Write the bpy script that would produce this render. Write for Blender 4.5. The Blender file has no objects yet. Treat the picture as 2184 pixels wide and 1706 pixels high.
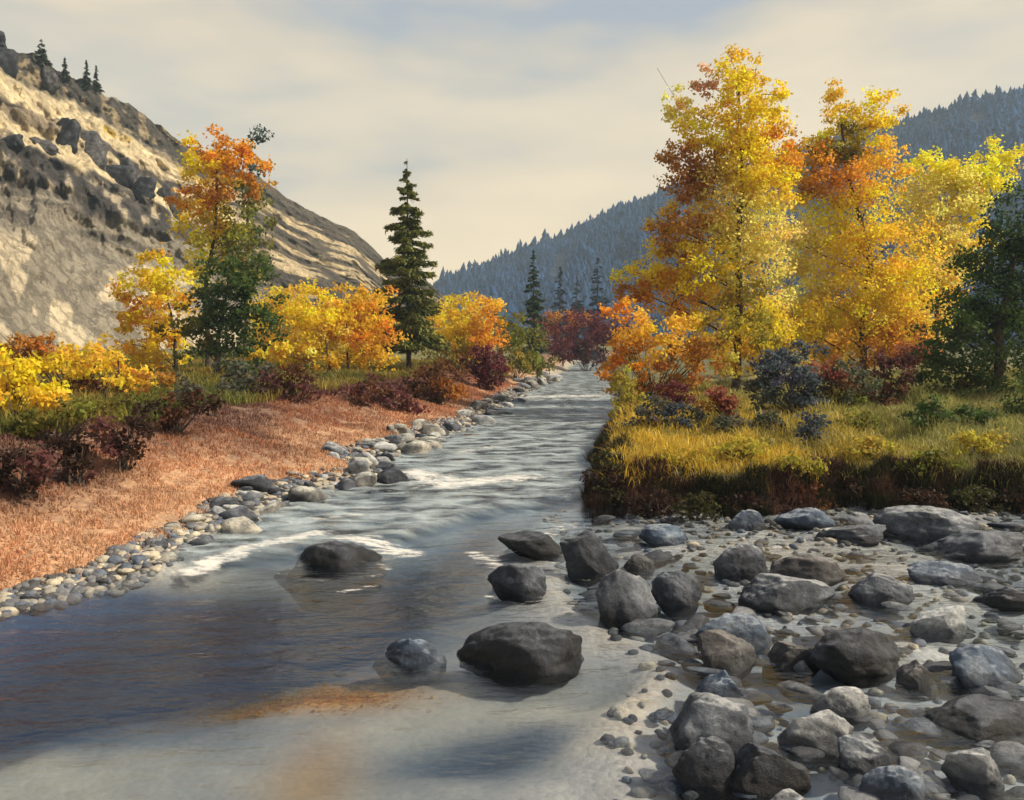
import bpy, bmesh, math, random
import numpy as np
from mathutils import Vector, Matrix, noise as mnoise

random.seed(7)
RNG = np.random.default_rng(11)
scene = bpy.context.scene
C = scene.collection

# ------------------------------------------------------------------ camera
CAM_H = 3.2
LENS = 30.0
FPX = 1024 * LENS / 36.0
PITCH = math.atan((400 - 345) / FPX)          # looking slightly down
cam_d = bpy.data.cameras.new('camera')
cam_d.lens = LENS; cam_d.sensor_width = 36.0
cam_d.clip_start = 0.1; cam_d.clip_end = 6000
cam = bpy.data.objects.new('camera', cam_d); C.objects.link(cam)
cam.location = (0, 0, CAM_H)
cam.rotation_euler = (math.pi / 2 - PITCH, 0, 0)
scene.camera = cam
scene.render.resolution_x = 1024; scene.render.resolution_y = 800

# ------------------------------------------------------------------ light, sky, exposure
SUN_EL = math.radians(40)
SUN_DIR = Vector((0.95, -0.08, 0)).normalized() * math.cos(SUN_EL) + Vector((0, 0, math.sin(SUN_EL)))
SUN_ROT = math.atan2(SUN_DIR.x, SUN_DIR.y)

world = bpy.data.worlds.new('World'); scene.world = world
world.use_nodes = True
wn = world.node_tree; wn.nodes.clear()
def wnode(t, **kw):
    n = wn.nodes.new(t)
    for k, v in kw.items(): setattr(n, k, v)
    return n
wout = wnode('ShaderNodeOutputWorld'); wbg = wnode('ShaderNodeBackground')
sky = wnode('ShaderNodeTexSky', sky_type='NISHITA', sun_disc=False)
sky.sun_elevation = SUN_EL; sky.sun_rotation = SUN_ROT
sky.air_density = 1.0; sky.dust_density = 3.0
wtc = wnode('ShaderNodeTexCoord')
wsep = wnode('ShaderNodeSeparateXYZ'); wn.links.new(wtc.outputs['Generated'], wsep.inputs[0])
# cloud veil: cream low down, grey higher up, broken by soft slanting streaks
wmap = wnode('ShaderNodeMapping'); wmap.inputs['Scale'].default_value = (1.3, 1.3, 4.5)
wmap.inputs['Rotation'].default_value = (0.0, 0.35, 0.0)
wn.links.new(wtc.outputs['Generated'], wmap.inputs[0])
wno = wnode('ShaderNodeTexNoise'); wno.inputs['Scale'].default_value = 1.9
wno.inputs['Detail'].default_value = 4; wno.inputs['Roughness'].default_value = 0.5
wn.links.new(wmap.outputs[0], wno.inputs['Vector'])
wr = wnode('ShaderNodeValToRGB')                       # veil colour by elevation
e = wr.color_ramp.elements
e[0].position = 0.0; e[0].color = (0.62, 0.47, 0.27, 1)
e[1].position = 1.0; e[1].color = (0.20, 0.205, 0.23, 1)
for p, c in ((0.14, (0.56, 0.425, 0.25, 1)), (0.28, (0.46, 0.36, 0.23, 1)), (0.39, (0.33, 0.285, 0.22, 1)), (0.50, (0.20, 0.21, 0.24, 1))):
    k = e.new(p); k.color = c
wadd = wnode('ShaderNodeMath', operation='MULTIPLY_ADD')   # elevation + streak offset
wsub = wnode('ShaderNodeMath', operation='SUBTRACT'); wsub.inputs[1].default_value = 0.5
wn.links.new(wno.outputs['Fac'], wsub.inputs[0])
wn.links.new(wsub.outputs[0], wadd.inputs[0]); wadd.inputs[1].default_value = 1.15
wn.links.new(wsep.outputs['Z'], wadd.inputs[2])
wn.links.new(wadd.outputs[0], wr.inputs[0])
wsc = wnode('ShaderNodeVectorMath', operation='SCALE'); wsc.inputs['Scale'].default_value = 0.10
wn.links.new(sky.outputs[0], wsc.inputs[0])
wmix = wnode('ShaderNodeMix', data_type='RGBA')
wmix.inputs['Factor'].default_value = 0.86
wn.links.new(wsc.outputs[0], wmix.inputs['A']); wn.links.new(wr.outputs[0], wmix.inputs['B'])
wn.links.new(wmix.outputs['Result'], wbg.inputs['Color']); wbg.inputs['Strength'].default_value = 1.0
wn.links.new(wbg.outputs[0], wout.inputs[0])

sun_d = bpy.data.lights.new('sun', 'SUN'); sun_d.energy = 3.6; sun_d.angle = math.radians(3)
sun_d.color = (1.0, 0.87, 0.66)
sun = bpy.data.objects.new('sun', sun_d); C.objects.link(sun)
sun.rotation_euler = (-SUN_DIR).to_track_quat('-Z', 'Y').to_euler()
sun.location = (60, 20, 60)

vs = scene.view_settings
vs.view_transform = 'Standard'; vs.look = 'None'; vs.exposure = 1.05; vs.gamma = 1.0
vs.use_curve_mapping = False
scene.render.engine = 'CYCLES'
scene.cycles.transparent_max_bounces = 16
scene.cycles.max_bounces = 8
scene.cycles.volume_bounces = 0

# ------------------------------------------------------------------ helpers
S = 1024 / 2184.0            # working pixel grid used for measurements -> render pixels
CP, SP = math.cos(PITCH), math.sin(PITCH)
def ray(x, y):
    a = (x * S - 512) / FPX; b = -(y * S - 400) / FPX
    return (a, CP + b * SP, b * CP - SP)
def at(x, y, d):
    """point in direction of measured pixel at depth (world y) d"""
    r = ray(x, y); t = d / r[1]
    return np.array((r[0] * t, d, CAM_H + r[2] * t))
def on(x, y, z=0.0):
    r = ray(x, y); t = (z - CAM_H) / r[2]
    return np.array((r[0] * t, r[1] * t, z))
def ppm(d):                  # measured pixels per metre at depth d
    return FPX / d / S

def _hash(ix, iy, seed):
    n = (ix.astype(np.int64) * 374761393 + iy.astype(np.int64) * 668265263 + seed * 1442695041) & 0x7fffffff
    n = ((n ^ (n >> 13)) * 1274126177) & 0x7fffffff
    return ((n ^ (n >> 16)) & 0xffff) / 65535.0
def vnoise(x, y, seed=0):
    x = np.asarray(x, float); y = np.asarray(y, float)
    ix = np.floor(x); iy = np.floor(y); fx = x - ix; fy = y - iy
    fx = fx * fx * (3 - 2 * fx); fy = fy * fy * (3 - 2 * fy)
    a = _hash(ix, iy, seed); b = _hash(ix + 1, iy, seed); c = _hash(ix, iy + 1, seed); d = _hash(ix + 1, iy + 1, seed)
    return (a * (1 - fx) + b * fx) * (1 - fy) + (c * (1 - fx) + d * fx) * fy
def fbm(x, y, o=4, seed=0):
    r = 0; amp = 0.5; tot = 0
    for i in range(o):
        r = r + amp * vnoise(x, y, seed + i * 17); tot += amp
        x = x * 2.03 + 3.1; y = y * 2.03 + 7.7; amp *= 0.5
    return r / tot
def sst(a, b, x):
    t = np.clip((x - a) / (b - a), 0, 1); return t * t * (3 - 2 * t)

def mesh_np(name, V, F, col=None, smooth=False):
    """mesh from vertex array and an (n,k) face array; optional colour per vertex"""
    V = np.asarray(V, np.float32); F = np.asarray(F, np.int32)
    me = bpy.data.meshes.new(name)
    n, k = F.shape
    me.vertices.add(len(V)); me.vertices.foreach_set('co', V.ravel())
    me.loops.add(n * k); me.loops.foreach_set('vertex_index', F.ravel())
    me.polygons.add(n)
    me.polygons.foreach_set('loop_start', np.arange(0, n * k, k, dtype=np.int32))
    me.polygons.foreach_set('loop_total', np.full(n, k, np.int32))
    if smooth: me.polygons.foreach_set('use_smooth', np.ones(n, bool))
    me.update(calc_edges=True)
    if col is not None:
        a = me.color_attributes.new('Col', 'FLOAT_COLOR', 'POINT')
        cc = np.ones((len(V), 4), np.float32); cc[:, :3] = np.asarray(col)[:, :3]
        a.data.foreach_set('color', cc.ravel())
    return me
def obj(name, me, mat=None, parent=None, loc=None):
    o = bpy.data.objects.new(name, me); C.objects.link(o)
    if mat is not None and me is not None and not me.materials: me.materials.append(mat)
    if parent is not None: o.parent = parent
    if loc is not None: o.location = loc
    return o
def tag(o, label=None, cat=None, group=None, kind=None):
    if label: o['label'] = label
    if cat: o['category'] = cat
    if group: o['group'] = group
    if kind: o['kind'] = kind
    return o
def empty(name, loc):
    o = bpy.data.objects.new(name, None); C.objects.link(o); o.location = loc
    o.empty_display_size = 0.3
    return o

# ------------------------------------------------------------------ materials
def new_mat(name):
    m = bpy.data.materials.new(name); m.use_nodes = True
    nt = m.node_tree; nt.nodes.clear()
    out = nt.nodes.new('ShaderNodeOutputMaterial')
    return m, nt, out
def N(nt, t, **kw):
    n = nt.nodes.new(t)
    for k, v in kw.items(): setattr(n, k, v)
    return n
def pos(nt): return N(nt, 'ShaderNodeNewGeometry').outputs['Position']
def noise_tex(nt, vec, scale, detail=5, rough=0.55):
    n = N(nt, 'ShaderNodeTexNoise'); n.inputs['Scale'].default_value = scale
    n.inputs['Detail'].default_value = detail; n.inputs['Roughness'].default_value = rough
    nt.links.new(vec, n.inputs['Vector']); return n
def mixc(nt, fac, a, b, mode='MIX'):
    m = N(nt, 'ShaderNodeMix', data_type='RGBA', blend_type=mode)
    for sock, v in (('Factor', fac), ('A', a), ('B', b)):
        if isinstance(v, (float, int)): m.inputs[sock].default_value = v
        elif isinstance(v, tuple): m.inputs[sock].default_value = (*v, 1)
        else: nt.links.new(v, m.inputs[sock])
    return m.outputs['Result']
def ramp(nt, fac, stops):
    r = N(nt, 'ShaderNodeValToRGB'); el = r.color_ramp.elements
    el[0].position, el[0].color = stops[0][0], (*stops[0][1], 1)
    el[1].position, el[1].color = stops[-1][0], (*stops[-1][1], 1)
    for p, c in stops[1:-1]:
        k = el.new(p); k.color = (*c, 1)
    nt.links.new(fac, r.inputs[0]); return r.outputs[0]
def bump(nt, h, strength, dist):
    b = N(nt, 'ShaderNodeBump'); b.inputs['Strength'].default_value = strength; b.inputs['Distance'].default_value = dist
    nt.links.new(h, b.inputs['Height']); return b.outputs[0]
def vcol(nt): return N(nt, 'ShaderNodeVertexColor', layer_name='Col').outputs[0]

def leaf_mat(name, trans=0.35, rough=0.6):
    m, nt, out = new_mat(name)
    c = vcol(nt)
    p = N(nt, 'ShaderNodeBsdfPrincipled'); p.inputs['Roughness'].default_value = rough
    p.inputs['Specular IOR Level'].default_value = 0.25
    nt.links.new(c, p.inputs['Base Color'])
    t = N(nt, 'ShaderNodeBsdfTranslucent'); nt.links.new(c, t.inputs['Color'])
    mx = N(nt, 'ShaderNodeMixShader'); mx.inputs[0].default_value = trans
    nt.links.new(p.outputs[0], mx.inputs[1]); nt.links.new(t.outputs[0], mx.inputs[2])
    nt.links.new(mx.outputs[0], out.inputs[0]); return m
M_LEAF = leaf_mat('autumn_leaves', 0.55)
M_NEEDLE = leaf_mat('conifer_needles', 0.15, 0.7)
M_FOREST = leaf_mat('far_forest', 0.0, 1.0)
M_FOREST.node_tree.nodes['Principled BSDF'].inputs['Specular IOR Level'].default_value = 0.0
M_GRASS = leaf_mat('dry_grass', 0.35)

def bark_mat(name, a, b):
    m, nt, out = new_mat(name)
    n = noise_tex(nt, pos(nt), 9, 6)
    p = N(nt, 'ShaderNodeBsdfPrincipled'); p.inputs['Roughness'].default_value = 0.9
    nt.links.new(ramp(nt, n.outputs['Fac'], [(0.3, a), (0.7, b)]), p.inputs['Base Color'])
    nt.links.new(bump(nt, n.outputs['Fac'], 0.6, 0.05), p.inputs['Normal'])
    nt.links.new(p.outputs[0], out.inputs[0]); return m
M_BARK = bark_mat('dark_bark', (0.03, 0.022, 0.018), (0.09, 0.065, 0.05))

def terrain_mat():
    m, nt, out = new_mat('ground_soil')
    P = pos(nt); c = vcol(nt)
    n1 = noise_tex(nt, P, 1.3, 6, 0.6); n2 = noise_tex(nt, P, 14, 5, 0.65)
    vor = N(nt, 'ShaderNodeTexVoronoi'); vor.inputs['Scale'].default_value = 11
    nt.links.new(P, vor.inputs['Vector'])
    g = ramp(nt, n1.outputs['Fac'], [(0.3, (0.66, 0.66, 0.68)), (0.7, (1.25, 1.22, 1.15))])
    g2 = ramp(nt, n2.outputs['Fac'], [(0.3, (0.75, 0.75, 0.75)), (0.7, (1.2, 1.2, 1.2))])
    sepv = N(nt, 'ShaderNodeSeparateColor'); nt.links.new(vor.outputs['Color'], sepv.inputs[0])
    g3 = ramp(nt, sepv.outputs[0], [(0.0, (0.6, 0.6, 0.63)), (1.0, (1.3, 1.28, 1.22))])
    sz = N(nt, 'ShaderNodeSeparateXYZ'); nt.links.new(P, sz.inputs[0])
    silt = N(nt, 'ShaderNodeMapRange'); silt.inputs['From Min'].default_value = -0.16; silt.inputs['From Max'].default_value = -0.04
    silt.inputs['To Min'].default_value = 0.25; silt.inputs['To Max'].default_value = 0.85; nt.links.new(sz.outputs['Z'], silt.inputs['Value'])     # smooth silt on the bed, gravel above
    col = mixc(nt, 1.0, mixc(nt, 1.0, c, g, 'MULTIPLY'), g2, 'MULTIPLY')
    col = mixc(nt, 0.7, col, mixc(nt, 1.0, col, g3, 'MULTIPLY'))
    col = mixc(nt, silt.outputs[0], c, col)
    p = N(nt, 'ShaderNodeBsdfPrincipled'); p.inputs['Roughness'].default_value = 0.85
    nt.links.new(col, p.inputs['Base Color'])
    h = N(nt, 'ShaderNodeMath', operation='MULTIPLY_ADD'); h.inputs[1].default_value = -0.8
    nt.links.new(vor.outputs['Distance'], h.inputs[0]); nt.links.new(n2.outputs['Fac'], h.inputs[2])
    hm = N(nt, 'ShaderNodeMath', operation='MULTIPLY'); nt.links.new(h.outputs[0], hm.inputs[0]); nt.links.new(silt.outputs[0], hm.inputs[1])
    nt.links.new(bump(nt, hm.outputs[0], 0.6, 0.05), p.inputs['Normal'])
    nt.links.new(p.outputs[0], out.inputs[0]); return m
M_GROUND = terrain_mat()

def hill_mat(name, sc=0.25, b=1.2):
    m, nt, out = new_mat(name)
    P = pos(nt); c = vcol(nt)
    n1 = noise_tex(nt, P, sc, 8, 0.65); n2 = noise_tex(nt, P, sc * 6, 6, 0.65)
    g = ramp(nt, n1.outputs['Fac'], [(0.32, (0.62, 0.60, 0.60)), (0.66, (1.15, 1.14, 1.1))])
    g2 = ramp(nt, n2.outputs['Fac'], [(0.3, (0.72, 0.72, 0.72)), (0.65, (1.12, 1.12, 1.12))])
    col = mixc(nt, 1.0, mixc(nt, 1.0, c, g, 'MULTIPLY'), g2, 'MULTIPLY')
    p = N(nt, 'ShaderNodeBsdfPrincipled'); p.inputs['Roughness'].default_value = 0.9
    nt.links.new(col, p.inputs['Base Color'])
    vo = N(nt, 'ShaderNodeTexVoronoi', feature='DISTANCE_TO_EDGE'); vo.inputs['Scale'].default_value = sc * 1.6
    wv = N(nt, 'ShaderNodeVectorMath', operation='MULTIPLY_ADD'); wv.inputs[1].default_value = (3, 3, 3); nt.links.new(n2.outputs['Color'], wv.inputs[0]); nt.links.new(P, wv.inputs[2]); nt.links.new(wv.outputs[0], vo.inputs['Vector'])
    ck = N(nt, 'ShaderNodeMapRange'); ck.inputs['From Max'].default_value = 0.10; nt.links.new(vo.outputs['Distance'], ck.inputs['Value'])
    s0 = N(nt, 'ShaderNodeMath', operation='MULTIPLY_ADD'); s0.inputs[1].default_value = 0.35; nt.links.new(ck.outputs[0], s0.inputs[0]); nt.links.new(n1.outputs['Fac'], s0.inputs[2])
    s = N(nt, 'ShaderNodeMath', operation='ADD')
    nt.links.new(s0.outputs[0], s.inputs[0]); nt.links.new(n2.outputs['Fac'], s.inputs[1])
    nt.links.new(bump(nt, s.outputs[0], 0.8, b), p.inputs['Normal'])
    nt.links.new(p.outputs[0], out.inputs[0]); return m
M_HILL = hill_mat('sandstone')
M_MOUNT = hill_mat('forest_floor', 0.05, 3)

def rock_mat(name, dark, mid, light, wet=0.0):
    m, nt, out = new_mat(name)
    tc = N(nt, 'ShaderNodeTexCoord'); oi = N(nt, 'ShaderNodeObjectInfo')
    P = pos(nt)
    off = N(nt, 'ShaderNodeVectorMath', operation='ADD')
    nt.links.new(P, off.inputs[0]); nt.links.new(oi.outputs['Random'], off.inputs[1])
    n1 = noise_tex(nt, off.outputs[0], 2.2, 6, 0.6); n2 = noise_tex(nt, off.outputs[0], 26, 6, 0.7)
    n3 = noise_tex(nt, off.outputs[0], 7, 8, 0.7)
    col = ramp(nt, n1.outputs['Fac'], [(0.36, dark), (0.5, mid), (0.66, light)])
    sp = ramp(nt, n2.outputs['Fac'], [(0.3, (0.62, 0.62, 0.62)), (0.68, (1.3, 1.3, 1.28))])
    col = mixc(nt, 1.0, col, sp, 'MULTIPLY')
    r = ramp(nt, oi.outputs['Random'], [(0.0, (0.50, 0.54, 0.62)), (1.0, (1.08, 1.14, 1.22))])
    col = mixc(nt, 1.0, col, r, 'MULTIPLY')
    ge = N(nt, 'ShaderNodeNewGeometry'); sz = N(nt, 'ShaderNodeSeparateXYZ'); nt.links.new(ge.outputs['Normal'], sz.inputs[0])
    dry = N(nt, 'ShaderNodeMath', operation='MULTIPLY_ADD'); dry.inputs[1].default_value = 1.1; nt.links.new(n3.outputs['Fac'], dry.inputs[0]); nt.links.new(sz.outputs['Z'], dry.inputs[2])  # noise plus upward slope: where the paler tone is mixed in
    dm = N(nt, 'ShaderNodeMapRange'); dm.inputs['From Min'].default_value = 1.38; dm.inputs['From Max'].default_value = 1.6; dm.inputs['To Max'].default_value = 0.75
    nt.links.new(dry.outputs[0], dm.inputs['Value'])
    col = mixc(nt, dm.outputs[0], col, tuple(min(0.6, 1.5 * q + 0.03) for q in light))      # upward faces mixed toward a paler tone
    # seams and the wet line left by the water
    vo = N(nt, 'ShaderNodeTexVoronoi', feature='DISTANCE_TO_EDGE'); vo.inputs['Scale'].default_value = 1.9; vo.inputs['Randomness'].default_value = 1.0
    wv = N(nt, 'ShaderNodeVectorMath', operation='MULTIPLY_ADD'); wv.inputs[1].default_value = (0.5, 0.5, 0.5); nt.links.new(n3.outputs['Color'], wv.inputs[0]); nt.links.new(off.outputs[0], wv.inputs[2])
    nt.links.new(wv.outputs[0], vo.inputs['Vector'])
    cr = ramp(nt, vo.outputs['Distance'], [(0.0, (0.45, 0.45, 0.46)), (0.035, (1, 1, 1))]); col = mixc(nt, 0.8, col, cr, 'MULTIPLY')
    pz = N(nt, 'ShaderNodeSeparateXYZ'); nt.links.new(P, pz.inputs[0])
    wl = N(nt, 'ShaderNodeMath', operation='MULTIPLY_ADD'); wl.inputs[1].default_value = 0.16; nt.links.new(n3.outputs['Fac'], wl.inputs[0]); nt.links.new(pz.outputs['Z'], wl.inputs[2])
    wm = N(nt, 'ShaderNodeMapRange'); wm.inputs['From Min'].default_value = 0.15; wm.inputs['From Max'].default_value = 0.20; wm.inputs['To Min'].default_value = 1.0; wm.inputs['To Max'].default_value = 0.0
    nt.links.new(wl.outputs[0], wm.inputs['Value']); col = mixc(nt, wm.outputs[0], col, mixc(nt, 1.0, col, (0.38, 0.39, 0.42), 'MULTIPLY'))
    p = N(nt, 'ShaderNodeBsdfPrincipled')
    nt.links.new(col, p.inputs['Base Color'])
    rr = N(nt, 'ShaderNodeMapRange'); nt.links.new(n3.outputs['Fac'], rr.inputs['Value'])
    rr.inputs['To Min'].default_value = 0.75 - wet * 0.45; rr.inputs['To Max'].default_value = 0.95 - wet * 0.3
    nt.links.new(rr.outputs[0], p.inputs['Roughness'])
    s = N(nt, 'ShaderNodeMath', operation='MULTIPLY_ADD'); s.inputs[1].default_value = 0.35
    nt.links.new(n2.outputs['Fac'], s.inputs[0]); nt.links.new(n3.outputs['Fac'], s.inputs[2])
    nt.links.new(bump(nt, s.outputs[0], 0.7, 0.06), p.inputs['Normal'])
    nt.links.new(p.outputs[0], out.inputs[0]); return m
M_ROCK = {
    'black': rock_mat('wet_black_rock', (0.004, 0.005, 0.008), (0.009, 0.011, 0.016), (0.045, 0.050, 0.062), 0.3),
    'dark': rock_mat('dark_slate_rock', (0.009, 0.011, 0.017), (0.025, 0.029, 0.040), (0.11, 0.118, 0.135), 0.3),
    'grey': rock_mat('grey_river_rock', (0.030, 0.035, 0.046), (0.085, 0.092, 0.108), (0.24, 0.245, 0.25), 0.2),
    'blue': rock_mat('blue_grey_rock', (0.018, 0.032, 0.058), (0.060, 0.090, 0.135), (0.20, 0.225, 0.255), 0.3),
    'light': rock_mat('pale_river_rock', (0.15, 0.155, 0.165), (0.32, 0.315, 0.30), (0.50, 0.47, 0.41), 0.1),
    'brown': rock_mat('brown_river_rock', (0.018, 0.016, 0.017), (0.045, 0.040, 0.040), (0.13, 0.12, 0.112), 0.2),
    'bank': rock_mat('bank_stone', (0.05, 0.048, 0.05), (0.22, 0.20, 0.17), (0.50, 0.43, 0.33), 0.1),
}

def water_mat():
    m, nt, out = new_mat('river_water')
    P = pos(nt)
    att = N(nt, 'ShaderNodeVertexColor', layer_name='Col')
    sep = N(nt, 'ShaderNodeSeparateColor'); nt.links.new(att.outputs[0], sep.inputs[0])   # r = foam, g = rapid
    mp = N(nt, 'ShaderNodeMapping'); mp.inputs['Scale'].default_value = (1.0, 2.2, 1.0)
    mp.inputs['Rotation'].default_value = (0, 0, -0.25)
    nt.links.new(P, mp.inputs[0])
    n1 = noise_tex(nt, mp.outputs[0], 1.1, 4, 0.5); n2 = noise_tex(nt, mp.outputs[0], 6.0, 4, 0.6)
    hs = N(nt, 'ShaderNodeMath', operation='MULTIPLY_ADD'); 
    hr = N(nt, 'ShaderNodeMath', operation='MULTIPLY_ADD'); hr.inputs[1].default_value = 0.9; hr.inputs[2].default_value = 0.16
    nt.links.new(sep.outputs[1], hr.inputs[0])
    nt.links.new(n2.outputs['Fac'], hs.inputs[0]); nt.links.new(hr.outputs[0], hs.inputs[1]); nt.links.new(n1.outputs['Fac'], hs.inputs[2])
    nb = bump(nt, hs.outputs[0], 0.45, 0.12)
    # Schlick reflectance, the same from above and from below, so that light reaches the bed
    gi = N(nt, 'ShaderNodeNewGeometry'); dt = N(nt, 'ShaderNodeVectorMath', operation='DOT_PRODUCT'); nt.links.new(gi.outputs['Incoming'], dt.inputs[0]); nt.links.new(nb, dt.inputs[1])
    ab = N(nt, 'ShaderNodeMath', operation='ABSOLUTE'); nt.links.new(dt.outputs['Value'], ab.inputs[0])
    om = N(nt, 'ShaderNodeMath', operation='SUBTRACT', use_clamp=True); om.inputs[0].default_value = 1.0; nt.links.new(ab.outputs[0], om.inputs[1])
    pw = N(nt, 'ShaderNodeMath', operation='POWER'); pw.inputs[1].default_value = 4.3; nt.links.new(om.outputs[0], pw.inputs[0])
    fr = N(nt, 'ShaderNodeMath', operation='MULTIPLY_ADD', use_clamp=True); fr.inputs[1].default_value = 0.955; fr.inputs[2].default_value = 0.045; nt.links.new(pw.outputs[0], fr.inputs[0])
    gl = N(nt, 'ShaderNodeBsdfGlossy'); gl.inputs['Roughness'].default_value = 0.06; nt.links.new(nb, gl.inputs['Normal'])
    tr = N(nt, 'ShaderNodeBsdfTransparent'); tr.inputs[0].default_value = (0.96, 0.98, 1, 1)
    mx = N(nt, 'ShaderNodeMixShader'); nt.links.new(fr.outputs[0], mx.inputs[0])
    nt.links.new(tr.outputs[0], mx.inputs[1]); nt.links.new(gl.outputs[0], mx.inputs[2])
    # air mixed into the fast water makes it milky
    mk = N(nt, 'ShaderNodeBsdfDiffuse'); mk.inputs[0].default_value = (0.41, 0.47, 0.49, 1); nt.links.new(nb, mk.inputs['Normal'])
    mf = N(nt, 'ShaderNodeMath', operation='MULTIPLY'); nt.links.new(sep.outputs[1], mf.inputs[0])
    mrr = N(nt, 'ShaderNodeMapRange'); mrr.inputs['From Min'].default_value = 0.38; mrr.inputs['From Max'].default_value = 0.66; mrr.inputs['To Max'].default_value = 0.8
    nt.links.new(n1.outputs['Fac'], mrr.inputs['Value']); nt.links.new(mrr.outputs[0], mf.inputs[1])
    mx0 = N(nt, 'ShaderNodeMixShader'); nt.links.new(mf.outputs[0], mx0.inputs[0]); nt.links.new(mx.outputs[0], mx0.inputs[1]); nt.links.new(mk.outputs[0], mx0.inputs[2]); mx = mx0
    # foam: broken white water where the mask is high
    mp2 = N(nt, 'ShaderNodeMapping'); mp2.inputs['Scale'].default_value = (1.0, 2.8, 1.0); mp2.inputs['Rotation'].default_value = (0, 0, -0.3)
    nt.links.new(P, mp2.inputs[0])
    nf = noise_tex(nt, mp2.outputs[0], 3.2, 8, 0.72)
    ad = N(nt, 'ShaderNodeMath', operation='ADD'); nt.links.new(nf.outputs['Fac'], ad.inputs[0]); nt.links.new(sep.outputs[0], ad.inputs[1])
    mr = N(nt, 'ShaderNodeMapRange'); mr.inputs['From Min'].default_value = 0.93; mr.inputs['From Max'].default_value = 1.10
    nt.links.new(ad.outputs[0], mr.inputs['Value'])
    fo = N(nt, 'ShaderNodeBsdfDiffuse'); fo.inputs[0].default_value = (0.72, 0.70, 0.66, 1)
    nt.links.new(bump(nt, nf.outputs['Fac'], 0.8, 0.08), fo.inputs['Normal'])
    mx2 = N(nt, 'ShaderNodeMixShader'); nt.links.new(mr.outputs[0], mx2.inputs[0])
    nt.links.new(mx.outputs[0], mx2.inputs[1]); nt.links.new(fo.outputs[0], mx2.inputs[2])
    nt.links.new(mx2.outputs[0], out.inputs[0])
    va = N(nt, 'ShaderNodeVolumeAbsorption'); va.inputs['Color'].default_value = (0.34, 0.47, 0.58, 1); va.inputs['Density'].default_value = 1.5
    nt.links.new(va.outputs[0], out.inputs['Volume'])
    return m
M_WATER = water_mat()

# ------------------------------------------------------------------ the lie of the land
LY = [-40, 0, 6, 10.1, 12.1, 15.2, 18.6, 19.5, 21.0, 23, 25, 31.7, 47, 73.8, 150, 190, 230, 300]
LX = [-14, -9.3, -7.4, -6.1, -5.1, -4.9, -3.5, -2.7, -3.4, -3.7, -3.0, -1.6, 0.2, 3.5, 12, 32, 62, 130]
RY = [-40, 0, 5.9, 7.05, 8.5, 10, 12.5, 16, 16.8, 22, 30, 40, 91, 150, 185, 220, 300]
RX = [1.5, 1.0, 1.1, 1.3, 1.75, 1.05, 0.7, 0.95, 1.5, 2.1, 3.4, 5.0, 10.4, 15.5, 35, 66, 134]
def BEACH(y): return np.interp(y, [9, 13, 19, 40, 90], [0.40, 0.62, 1.05, 1.1, 1.6])      # width of the stony left margin
def XL(y): return np.interp(y, LY, LX) + (fbm(np.asarray(y) * 0.55, 0 * np.asarray(y), 3, 3) - 0.5) * 0.9
def XR(y): return np.interp(y, RY, RX) + (fbm(np.asarray(y) * 0.8, 0 * np.asarray(y) + 5, 3, 5) - 0.5) * 0.5
def YB(x): return np.interp(x, [-5, 1.2, 4, 7, 10, 14, 40], [16.6, 16.7, 16.5, 16.9, 16.3, 16.2, 14]) + (fbm(np.asarray(x) * 0.8, 0 * np.asarray(x) + 9, 4, 8) - 0.5) * 2.0
def YSTEP(x): return np.interp(x, [-9, -5, -3.3, -1.8, -0.8, 0.2, 1.5], [10.7, 11.5, 12.1, 13.1, 15.0, 15.9, 17.2])
def water_z(x, y):
    s = y - YSTEP(x)
    return 0.13 * sst(0, 0.7, s) + 0.0026 * np.clip(s, 0, 300)
def meadow(x, y):                    # how far inside the right-hand meadow (metres from its edge)
    return np.minimum(y - YB(x), x - XR(y))
def pool(x, y):                      # the deep pool under the left bank, 0..1
    lo = np.interp(x, [-9, -7, -5, -2.2, -0.5], [5.8, 6.4, 7.2, 9.2, 11.0]) + (fbm(x * 0.7, y * 0.7, 3, 23) - 0.5) * 1.4
    return sst(-1.6, 0.9, y - lo) * sst(0.4, -0.5, y - YSTEP(x)) * sst(0.3, -2.4, x)
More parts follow.
